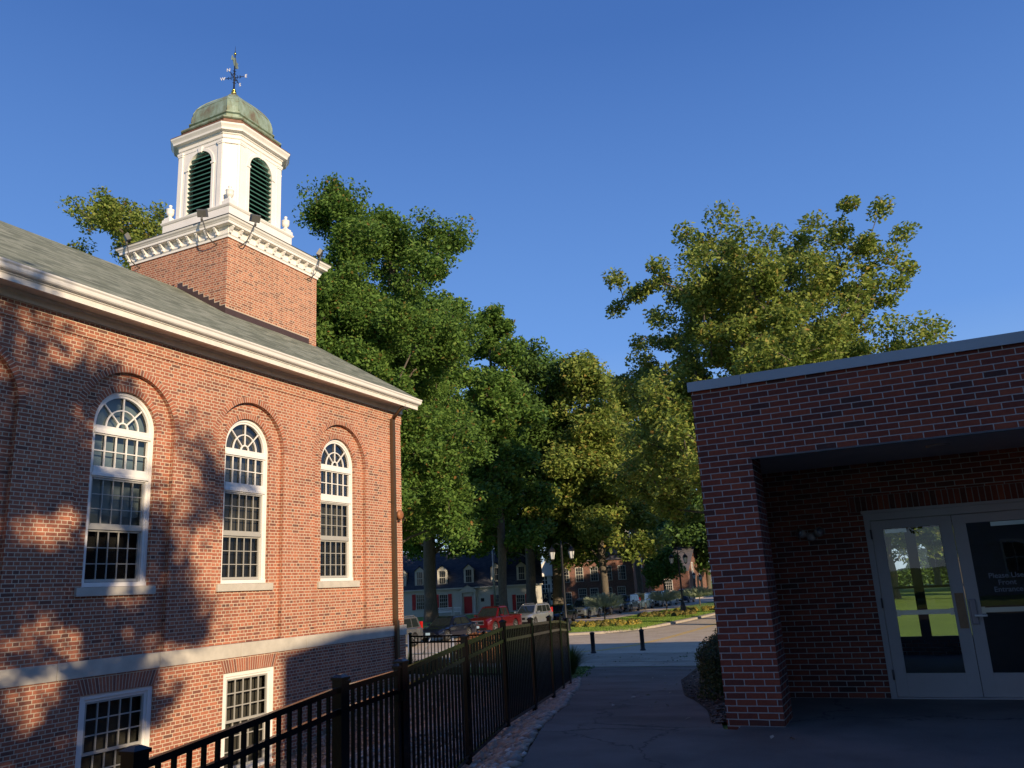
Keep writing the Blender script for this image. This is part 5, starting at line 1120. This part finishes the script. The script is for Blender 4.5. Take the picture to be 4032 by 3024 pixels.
# ================================================================ MODERN WHITE ENTRANCE with banner
Pm=at(2160,2378,128); Tm=local((Pm[0],Pm[1],GZ),RH); mx=lambda px: float((at(px,2320,128)-Pm)@RH); mz=lambda px,py: float(at(px,py,128)[2]-GZ)
mo=thing('glazed_entrance','white glazed two storey entrance bay seen between the cream house and a trunk','building',(Pm[0],Pm[1],GZ))
a,b=mx(2134),mx(2212); zt=mz(2150,2268); c=LB(Tm)
c.lb(a,b,.05,6,-.4,zt+.3); c.build('bay_wall',M['dark'],mo)
c=LB(Tm); n=6
for i in range(n+1): xx=a+(b-a)*i/n; c.lb(xx-.06,xx+.06,-.08,.05,0,zt)
for j in range(7): zz=zt*j/7; c.lb(a,b,-.07,.05,zz-.05,zz+.05)
c.lb(a+(b-a)*2/n-.15,a+(b-a)*3/n+.05,-.09,.0,0,zt); c.lb(a,a+(b-a)*2/n,-.09,0,zt*1.9/7,zt*2.95/7); c.build('white_mullion',M['sun_white'],mo)
c=LB(Tm); c.lb(a+.0,b,0,.03,0,zt); c.build('curtain_glass',M['farglass'],mo)
c=LB(Tm); c.lf([(a-.8,-.3,zt),(b+.5,-.3,zt),(b+.5,-.3,zt+.8),((a+b)/2,-.3,zt+3.2),(a-.8,-.3,zt+.8)]); c.lb(a-.8,b+.5,-.5,.1,zt-.05,zt+.35); c.build('white_gable',M['sun_white'],mo)
Pb=at(2166,2378,110); bp_=thing('banner_pole','thin dark pole with two dark lettered banners, left of the thick oak trunk','banner pole',(Pb[0],Pb[1],GZ)); Tb=local((Pb[0],Pb[1],GZ),RH)
hb=float(at(2166,2315,110)[2]-GZ)
c=LB(Tb); c.lb(-.05,.05,-.05,.05,-.1,hb); c.lb(-.62,.62,-.03,.03,hb-.55,hb-.50); c.lb(-.12,.12,-.06,.06,hb,hb+.45); c.build('pole',M['iron'],bp_)
navy=plain('navy_banner',(.015,.025,.07),.7); 
for s,w_,l1,l2 in ((-1,.85,'K','N'),(1,.75,'O','')):
    z1=hb-.6; z0=z1-1.9 if s<0 else z1-1.0
    c=LB(Tb); xa,xb=sorted((s*.10,s*(.10+w_))); c.lb(xa,xb,-.012,.012,z0,z1); o=c.build('banner',navy,bp_)
    for l_,zz in ((l1,z1-.48),(l2,z1-1.35)):
        if l_: text('letter',l_,.72,Tb((xa+xb)/2,-.03,zz),(R(90),0,YAW),M['sun_white'],o,.01,bold=.02)
c=LB(Tb); c.lb(-.25,.25,-.08,-.05,hb-3.1,hb-2.5); c.build('notice_plate',M['iron'],bp_)
# ================================================================ DARK BRICK HALL and GABLED BUILDING
Ph=at(2380,2370,124); Th=local((Ph[0],Ph[1],GZ),RH); hx=lambda px: float((at(px,2330,124)-Ph)@RH); hz2=lambda px,py: float(at(px,py,124)[2]-GZ)
hb_=thing('brick_hall','shaded two storey brick hall with white sash windows, behind the row of cars','building',(Ph[0],Ph[1],GZ))
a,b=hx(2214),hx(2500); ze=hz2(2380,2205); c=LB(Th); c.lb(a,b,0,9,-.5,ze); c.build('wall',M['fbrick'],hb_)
c=LB(Th); 
for y0,y1 in ((-.4,4.5),(9.4,4.5)): c.lf([(a-.3,y0,ze),(b+.3,y0,ze),(b+.3,y1,ze+4.2),(a-.3,y1,ze+4.2)],uv=[(a,0),(b,0),(b,6),(a,6)])
c.lf([(b,0,ze),(b,9,ze),(b,4.5,ze+4.1)]); c.build('roof',M['slate'],hb_)
for px,t_,bb in ((2294,2320,2362),(2448,2311,2354),(2234,2335,2381),(2340,2318,2360),(2395,2315,2357)): win(Th,hb_,hx(px),hz2(px,bb),hz2(px,t_),1.05,4,4,M['housewhite'])
for px in (2230,2286,2345,2400,2455): win(Th,hb_,hx(px),ze-2.9,ze-1.0,1.0,3,4,M['housewhite'])
Q0=atX(2717,2330,-38); Yg0=Q0[1]; Yg1=atX(2792,2330,-38)[1]; Yr=(Yg0+Yg1)/2; gez=atX(2717,2245,-38)[2]; 
tt=Yr/ (ray(2735,2133)[1]); grz=1.55+ray(2735,2133)[2]*tt
gb=thing('gabled_building','brick building with a steep slate roof, its tall gable beside the street','building',(-38,Yr,GZ))
c=MB(); XL=-66
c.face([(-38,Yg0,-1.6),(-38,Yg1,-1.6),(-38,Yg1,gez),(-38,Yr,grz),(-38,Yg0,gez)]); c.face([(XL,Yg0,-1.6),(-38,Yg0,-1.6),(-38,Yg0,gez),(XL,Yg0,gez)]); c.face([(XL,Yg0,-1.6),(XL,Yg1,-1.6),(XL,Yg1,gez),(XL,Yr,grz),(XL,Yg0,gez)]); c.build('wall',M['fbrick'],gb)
c=MB(); L_=math.hypot(Yr-Yg0+.4,grz-gez)
for y0 in (Yg0-.4,Yg1+.4): c.face([(XL,y0,gez-.15),(-37.8,y0,gez-.15),(-37.8,Yr,grz+.15),(XL,Yr,grz+.15)],uv=[(XL,0),(-38,0),(-38,L_),(XL,L_)])
rr=c.build('roof',M['slate'],gb)
c=MB(); v=atX(2560,2175,-50) ; c.tube([(-52,Yg0+3.,gez+2.2),(-52,Yg0+3.,gez+4.2)],.22,8); c.build('roof_vent',M['sun_white'],rr)
TG=local((-38,Yg0,GZ),(0,1,0)); 
for y_,zc in ((3.6,gez-GZ-1.0),(9.2,gez-GZ-1.0)): win(TG,gb,y_,zc,zc+2.4,.9,2,4,M['sun_white'],y=-.02)
for y_ in (4.2,7.2,10.2): 
    c=LB(TG); c.lb(y_-.8,y_+.8,-.04,.0,0,2.7); P_a=[]
    c.build('arched_opening',M['dark'],gb)
    c=MB(); c.face([TG(y_+.8*math.cos(math.pi*k/12),-.03,2.7+.8*math.sin(math.pi*k/12)) for k in range(13)]); c.build('arch_top',M['dark'],gb)
TF=local((-38,Yg0,GZ),(1,0,0))
for xx in (-24,-19.5,-14.5,-9,-4): win(TF,gb,xx,.9,2.9,1.5,4,4,M['sun_white'],y=-.02)
# cross wing with hipped roof, nearer
c=MB(); wx0,wx1=-52,-44.5; wy=Yg0-5.5
pw0=ray(2505,2300); pw1=ray(2549,2300); wx1=wy*pw1[0]/pw1[1]; wx0=wy*pw0[0]/pw0[1]-6; wz=gez+3.3
wg=thing('brick_wing','narrow brick wing with a low hipped slate roof, behind the slim tree trunk','building',(wx1-3,wy,GZ))
c.box(wx0,wx1,wy,Yg0+3,-1.6,wz); c.build('wall',M['fbrick'],wg)
c=MB(); xm=(wx0+wx1)/2; a_=[(wx0-.5,wy-.5,wz),(wx1+.5,wy-.5,wz),(wx1+.5,Yg0+6,wz),(wx0-.5,Yg0+6,wz)]; r0=(xm,wy+4,wz+4.2); r1=(xm,Yg0+6,wz+4.2)
c.face([a_[0],a_[1],r0]); c.face([a_[1],a_[2],r1,r0]); c.face([a_[3],a_[0],r0,r1]); c.box(wx0-.5,wx1+.5,wy-.5,Yg0+4,wz-.25,wz-.01); c.build('roof',M['slate'],wg)
TW=local((wx1,wy,GZ),(1,0,0))
for xx in (-1.2,-4.2,-7.2): win(TW,wg,xx,wz-GZ-2.4,wz-GZ-.7,.8,2,2,M['sun_white'],y=-.02)
# single lanterns by the gabled building
for px,py,lb_ in ((2733,2268,'small single lantern lamp just left of the gable windows'),(2757,2275,'small single lantern lamp in front of the gable, below its right window')):
    P=atX(px,py,-34); t=thing('lantern_post',lb_,'street lamp',(P[0],P[1],GZ)); m=MB(); m.lathe((P[0],P[1],GZ),[(.2,-.05),(.2,.1),(.08,.8),(.06,1.0),(.05,P[2]-GZ-.5)],10); m.build('lamp_post',M['iron'],t); lantern(t,(P[0],P[1],P[2]-.45),1.4)
# white chapel steeple glimpsed through leaves
P=at(2458,2110,150); st=thing('white_steeple','slim white cupola glimpsed through the leaves above the brick hall','steeple',(P[0],P[1],GZ))
m=MB(); X,Y,Z=P
m.box(X-1.6,X+1.6,Y-1.6,Y+1.6,GZ,Z-4); m.build('tower_base',M['fbrick'],st)
m=MB(); m.box(X-1.1,X+1.1,Y-1.1,Y+1.1,Z-4,Z-.8); m.lathe((X,Y,Z-.8),[(1.3,0),(1.3,.2),(.8,.5),(.8,2.2),(1.0,2.4),(.9,2.6),(.3,3.6),(.03,5.8)],8,smooth=False); m.build('cupola',M['sun_white'],st)
# white building and fence on the back lawn, seen through the entrance glass
wb=thing('white_shed','plain white building beyond the sunlit back lawn, seen through the door glass','building',(8,112,-1.4)); m=MB(); m.box(5.6,16,108,118,-1.6,4.2); m.build('wall',M['sun_white'],wb)
m=MB(); m.loft([[(5.2,107.6,4.2),(16.4,107.6,4.2),(16.4,118.4,4.2),(5.2,118.4,4.2)],[(5.2,113,6.6),(16.4,113,6.6),(16.4,113.02,6.6),(5.2,113.02,6.6)]]); m.build('roof',M['slate'],wb)
# ================================================================ unseen house added behind the viewer to cast the long evening shade
nb=thing('shade_caster_house','unseen grey clapboard gabled house added for its shade, behind and right of the viewpoint','house',(19,4,0))
def nhouse(x0,x1,y0,y1,ze,zr):
    m=MB(); m.box(x0,x1,y0,y1,-.3,ze); xm=(x0+x1)/2
    for Y in (y0,y1): m.face([(x0,Y,ze),(x1,Y,ze),(xm,Y,zr)])
    m.build('siding_wall',M['siding'],nb); m=MB(); L_=math.hypot((x1-x0)/2+.4,zr-ze)
    for x_ in (x0-.4,x1+.4): m.face([(x_,y0-.3,ze-.1),(x_,y1+.3,ze-.1),(xm,y1+.3,zr+.1),(xm,y0-.3,zr+.1)],uv=[(0,0),(y1-y0,0),(y1-y0,L_),(0,L_)])
    m.build('roof',M['slate2'],nb)
    TN=local((x0,y1,0),(0,-1,0))
    for xx in (2.2,5.2,8.2):
        for z0 in (1.0,3.9,6.5): win(TN,nb,xx,z0,z0+1.5,.9,2,2,M['sun_white'],y=-.02)
def sidingm():
    m,n,l,b=new('grey_siding'); t=n.new('ShaderNodeTexBrick'); uv=n.new('ShaderNodeUVMap').outputs[0]; l.new(uv,t.inputs[0]); t.inputs['Scale'].default_value=1; t.inputs['Brick Width'].default_value=4; t.inputs['Row Height'].default_value=.12; t.inputs['Mortar Size'].default_value=.006
    t.inputs['Color1'].default_value=(.30,.31,.33,1); t.inputs['Color2'].default_value=(.33,.34,.36,1); t.inputs['Mortar'].default_value=(.12,.12,.13,1); l.new(t.outputs[0],b.inputs[0]); b.inputs['Roughness'].default_value=.7; return m
M['siding']=sidingm()
nhouse(15,24,-1.5,9.5,9.1,10.9)
m=MB(); m.box(15.5,22,-14,-1.5,-.3,6.6); m.build('shade_wing',M['siding'],nb)  # unseen wing added to block low sun from the near path
m=MB()
for x_ in (15.1,22.4): m.face([(x_,-14.3,6.5),(x_,-1.2,6.5),(18.75,-1.2,8.2),(18.75,-14.3,8.2)],uv=[(0,0),(13,0),(13,4),(0,4)])
m.build('shade_wing_roof',M['slate2'],nb)
# ================================================================ TREES
def tree_geo(seed,Ht,Rc,zb,tr,ntip,nleaf,lsz,sig=.5,lobes=16,shape=1.0,flat=.8,lean=0.,topw=.55,broad=False):
    g=np.random.default_rng(seed)
    # lobed envelope
    lc=[]; 
    for i in range(lobes):
        u=(i+.5)/lobes; z=zb+(Ht-zb)*(.10+.84*u); prof=math.sin(math.pi*min(1,(.12+.88*(1-abs(2*(u**shape)-1)**1.6)))/2); 
        rr=Rc*(topw+(1-topw)*prof)*(1-(.25 if broad else .55)*max(0,u-.6)/.4); a=i*2.39996+g.uniform(-.4,.4); d=rr*g.uniform(.45,.78); s=Rc*g.uniform(.26,.42)*(1-(.15 if broad else .35)*u)
        lc.append((d*math.cos(a)+lean*u*Rc,d*math.sin(a),z,s,s*g.uniform(.6,.95)))
    lc.append((lean*Rc,0,Ht-Rc*.36,Rc*.42,Rc*.34) if broad else (lean*Rc,0,Ht-Rc*.28,Rc*.30,Rc*.30)); lc.append((0,0,zb+(Ht-zb)*.5,Rc*.5,(Ht-zb)*.32))
    lc=np.array(lc); wts=lc[:,3]**2*lc[:,4]; wts/=wts.sum(); k=g.choice(len(lc),ntip,p=wts); d=rnd_unit(g,ntip); r=g.random(ntip)**.45
    T=lc[k][:,:3]+d*r[:,None]*np.stack([lc[k][:,3],lc[k][:,3],lc[k][:,4]],1)
    T[:,2]=np.clip(T[:,2],zb*.8,Ht)
    # skeleton
    nodes=[np.array([0,0,-.3])]; par=[-1]; nt_=10; fork=zb+(Ht-zb)*.55
    for i in range(1,nt_+1):
        z=fork*i/nt_; nodes.append(np.array([.12*math.sin(i*1.3+seed)+lean*Rc*.3*(z/Ht)**2,.12*math.cos(i*1.7+seed),z])); par.append(i-1)
    N=np.array(nodes); order=np.argsort(np.hypot(T[:,0],T[:,1])+.35*np.abs(T[:,2]-zb-(Ht-zb)*.4)); Nl=[*nodes]; arr=np.zeros((ntip*4+20,3)); cnt=len(Nl); arr[:cnt]=N; tips=[]
    for ti in order:
        p=T[ti]; c=arr[:cnt]; dv=p-c; dist=np.linalg.norm(dv,axis=1); hr=np.hypot(c[:,0],c[:,1]); pr_h=math.hypot(p[0],p[1])
        cost=dist+2.5*np.maximum(0,c[:,2]+.2*dist-p[2])+1.5*np.maximum(0,hr-pr_h)
        cost[:max(1,int(nt_*zb/fork*.75))]+=50
        j=int(np.argmin(cost)); q=c[j].copy(); L=dist[j]; ns=1 if L<1.2 else (2 if L<3 else 3); prev=j
        for s in range(1,ns+1):
            t=s/ns; w=q+(p-q)*t+np.array([0,0,.10*L*math.sin(math.pi*t)])+(g.normal(size=3)*.06*L if s<ns else 0)
            arr[cnt]=w; par.append(prev); prev=cnt; cnt+=1
        tips.append(prev)
    arr=arr[:cnt]; par=np.array(par); wsum=np.zeros(cnt)
    for t in tips: wsum[t]+=1
    for i in range(cnt-1,0,-1): wsum[par[i]]+=wsum[i]
    rad=np.maximum(.012,tr*(wsum/wsum[0])**.47)
    # trunk taper near base
    rad[0]*=1.35; 
    vs=[];fs=[];base=0
    for i in range(1,cnt):
        a,b=arr[par[i]],arr[i]; ra,rb=rad[par[i]],rad[i]; 
        if par[i]>nt_ or i>nt_: ra=min(ra,rb*1.5)
        n=12 if rb>.15 else (6 if rb>.04 else 3); dd=b-a; Ld=np.linalg.norm(dd)
        if Ld<1e-4: continue
        dd=dd/Ld; ax=np.array([0,0,1.]) if abs(dd[2])<.9 else np.array([1.,0,0]); x=np.cross(dd,ax); x/=np.linalg.norm(x); y=np.cross(dd,x)
        if i<=nt_: x=np.array([1.,0,0]); y=np.array([0,1.,0])
        an=np.arange(n)*2*math.pi/n; c_=np.cos(an)[:,None]*x+np.sin(an)[:,None]*y
        vs.append(a+c_*ra); vs.append(b+dd*rb*.3+c_*rb)
        for k2 in range(n): fs+= [base+k2,base+(k2+1)%n,base+n+(k2+1)%n,base+n+k2]
        base+=2*n
    wood=(np.concatenate(vs),np.array(fs))
    # leaves around tips and along the last twig
    tp=arr[np.array(tips)]; pa=arr[par[np.array(tips)]]; per=nleaf//ntip; u=g.random((len(tips),per,1))**.6
    C=pa[:,None]*(1-u)+tp[:,None]*u; szf=g.uniform(.6,1.3,(len(tips),1,1)); off=g.normal(size=(len(tips),per,3)); off*=(np.minimum(1,1.9/np.maximum(1e-6,np.linalg.norm(off,axis=2,keepdims=True))))*sig*szf; off[:,:,2]*=flat
    P=(C+off).reshape(-1,3); n=len(P); N_,U_=orient(g,n,.35)
    return wood,P,N_,U_,g.uniform(.55,1.6,n)*lsz,g.uniform(.38,.95,n)*lsz
def make_tree(label,base,geo,leafmat,name='oak_tree',group=None):
    t=thing(name,label,'tree',base,group=group); wood,P,N_,U_,L,Wd=geo; b=np.array(base)
    rawmesh('trunk',wood[0]+b,wood[1],4,M['bark'],t,smooth=True); cards('crown',P+b,N_,U_,L,Wd,leafmat,t); return t
def tr_px(label,px,d,top,Rc,zb,tr,ntip,nleaf,lsz,mat,seed,name='oak_tree',**k):
    P=at(px,2380,d); Ht=at(px,top,d)[2]+1.3; geo=tree_geo(seed,Ht,Rc,zb,tr,ntip,nleaf,lsz,**k); return make_tree(label,(P[0],P[1],-1.3),geo,mat,name)
tr_px('tall green oak right behind the bell tower, its top beside the white belfry',1345,54,725,7.4,6,.5,520,150000,.25,M['leaf'],11,sig=.56)
tr_px('broad green oak right of the bell tower, above the church gutter end',1540,62,850,8.8,4.0,.55,600,170000,.27,M['leaf'],12,sig=.60,topw=.8,lean=.10,lobes=24,broad=True)
tr_px('yellow green oak showing left of the bell tower above the shingle roof',420,60,800,8.0,10,.45,300,70000,.26,M['leafy'],13,sig=.5,broad=True)
tr_px('thick trunked oak on the lawn in front of the cream house, left of its door',1697,84,1130,11,4.6,.62,420,72000,.46,M['leaf'],14,sig=.75,topw=.75)
tr_px('slim oak whose top rises between the two tall oaks and the spruce line',1985,78,1215,6.5,4.5,.4,260,46000,.40,M['leaf'],15,sig=.6,topw=.5)
tr_px('dark oak at the right end of the cream house, in front of its last shutter',2096,100,1330,10.5,5,.58,380,60000,.5,M['leafd'],16,sig=.75,topw=.75)
tr_px('stout oak with sun spotted bark left of the first twin street lamp',2200,106,1390,10.5,4.4,.62,360,56000,.5,M['leaf'],17,sig=.75,topw=.75)
tr_px('sunlit yellow green oak with low boughs in front of the brick hall',2385,96,1400,9.2,3.4,.42,400,68000,.46,M['leafy'],18,sig=.7,topw=.75)
tr_px('slim dark trunked oak in front of the narrow brick wing',2524,122,1490,11,9.5,.42,320,50000,.55,M['leafy'],19,sig=.8,topw=.75)
tr_px('large open crowned oak rising above the flat roofed entrance building',3110,50,925,12.0,7.0,.5,560,165000,.245,M['leafy'],29,sig=.50,lobes=30,topw=.85,flat=.75,broad=True)
tr_px('lower yellow green oak filling the gap left of the entrance building roof',2850,62,1500,8.5,8.0,.4,300,70000,.30,M['leafy'],21,sig=.55)
tr_px('small round street tree in front of the gabled building',2622,112,2165,3.6,2.6,.12,110,16000,.34,M['leaf'],22,sig=.45,name='street_tree')
tr_px('distant tree behind the gabled building, nearest the entrance wall',2800,170,1950,13,4,.5,240,30000,.9,M['leafd'],23,sig=1.1)
tr_px('distant tree behind the slate ridge of the gabled building',2640,190,1900,13,4,.5,240,30000,.9,M['leafd'],24,sig=1.1)
# unseen kerbside trees added to throw shade across the street, hidden by the entrance building
gK=tree_geo(51,23,8.5,5.5,.45,240,30000,.5,sig=.75,lobes=18,topw=.7)
for i,(x,y,lb_) in enumerate(((-6.2,66,'unseen kerbside oak added for street shade behind the entrance building, nearest the bollards'),(-5.5,84,'unseen kerbside oak added for street shade behind the entrance building, second from the bollards'),(-6.,103,'unseen kerbside oak added for street shade behind the entrance building, third from the bollards'),(-6.,124,'unseen kerbside oak added for street shade behind the entrance building, farthest from the bollards'))):
    if i==0: srcK=make_tree(lb_,(x,y,-1.35),gK,M['leaf'])
    else: c=copy_tree(srcK); c.location=(x,y,-1.35); c.rotation_euler=(0,0,2.1*i); c['label']=lb_
# trees beyond the back lawn, seen through the door glass
gA=tree_geo(31,17,7.0,2.6,.42,150,17000,.5,sig=.6)
for i,(x,y,lb_) in enumerate(((3.6,86,'oak beyond the back lawn, at the centre of the left door glass'),(-1.9,92,'oak beyond the back lawn, at the left edge of the left door glass'),(14,96,'oak right of the white shed beyond the back lawn'),(-6.5,128,'oak in the back row beyond the lawn, at its left end'),(3,134,'oak in the back row beyond the lawn, behind the centre oak'),(11,130,'oak in the back row beyond the lawn, behind the white shed'),(22,126,'oak in the back row beyond the lawn, at its right end'),(30,110,'oak far right of the white shed beyond the back lawn'))):
    make_tree(lb_,(x,y,-1.35),gA,M['leafy']) if i==0 else None
    if i==0: src=[o for o in bpy.data.objects if o.parent is None and o.get('label')==lb_][0]
    else:
        c=copy_tree(src); c.location=(x,y,-1.35); c.rotation_euler=(0,0,1.7*i); c['label']=lb_
# trees behind the viewer whose boughs throw the dappled shade on the church wall
gB=tree_geo(46,13.0,5.1,5.0,.28,112,17500,.24,sig=.36,lobes=16,broad=True,topw=.75)
for i,(x,y,rz,s,lb_) in enumerate(((7.2,-3.5,0.6,1.0,'young oak just behind the viewpoint, nearest the entrance forecourt'),(8.4,-8.2,2.1,.80,'young oak behind the viewpoint, farther from the entrance forecourt'))):
    if i==0: srcB=make_tree(lb_,(x,y,0),gB,M['leaf'])
    else: c=copy_tree(srcB); c.location=(x,y,0); c.rotation_euler=(0,0,rz); c.scale=(s,s,s); c['label']=lb_

# house and trees across the street behind the viewer, seen only as a reflection in the door glass
g2=thing('clapboard_house','pale grey clapboard house with its gable facing the entrance, across the street behind','house',(8,-28,0))
m=MB(); m.box(2.5,13,-34,-24,-.3,6.2); m.face([(2.5,-24,6.2),(13,-24,6.2),(7.75,-24,10.6)]); m.build('siding_wall',M['siding'],g2)
m=MB()
for x_ in (2.1,13.4): m.face([(x_,-34.4,6.0),(x_,-23.6,6.0),(7.75,-23.6,10.8),(7.75,-34.4,10.8)],uv=[(0,0),(10,0),(10,6),(0,6)])
m.build('roof',M['slate2'],g2)
TH2=local((13,-24,0),(-1,0,0))
for xx in (2.,5.2,8.4):
    for z0 in (1.0,4.0): win(TH2,g2,xx,z0,z0+1.5,.9,2,2,M['sun_white'],y=-.02)
for i,(x,y,lb_) in enumerate(((-4,-30,'oak left of the pale clapboard house behind the viewpoint'),(-11,-33,'oak farther left of the pale clapboard house behind the viewpoint'),(17.5,-36,'oak right of the pale clapboard house behind the viewpoint'))):
    c=copy_tree(src); c.location=(x,y,0); c.rotation_euler=(0,0,.9+1.3*i); c['label']=lb_
# hedgerow closing the back lawn
g_=np.random.default_rng(77); n=60000
X_=g_.uniform(-60,90,n); hh=3.6+1.6*np.sin(X_*.31)+1.0*np.sin(X_*.83+1)+.6*np.sin(X_*2.1); Z_=-1.4+g_.random(n)**.7*np.maximum(1.5,hh); Y_=150+g_.uniform(-2.5,2.5,n)+2*np.sin(X_*.2)
keep=X_>-14; P=np.stack([X_,Y_,Z_],1)[keep]; n=len(P); N_,U_=orient(g_,n,.3)
o=cards('hedgerow',P,N_,U_,g_.uniform(.4,.9,n),g_.uniform(.25,.5,n),M['leafd'],kind='stuff'); o['label']='dark hedgerow closing the far side of the back lawn'; o['category']='hedgerow'
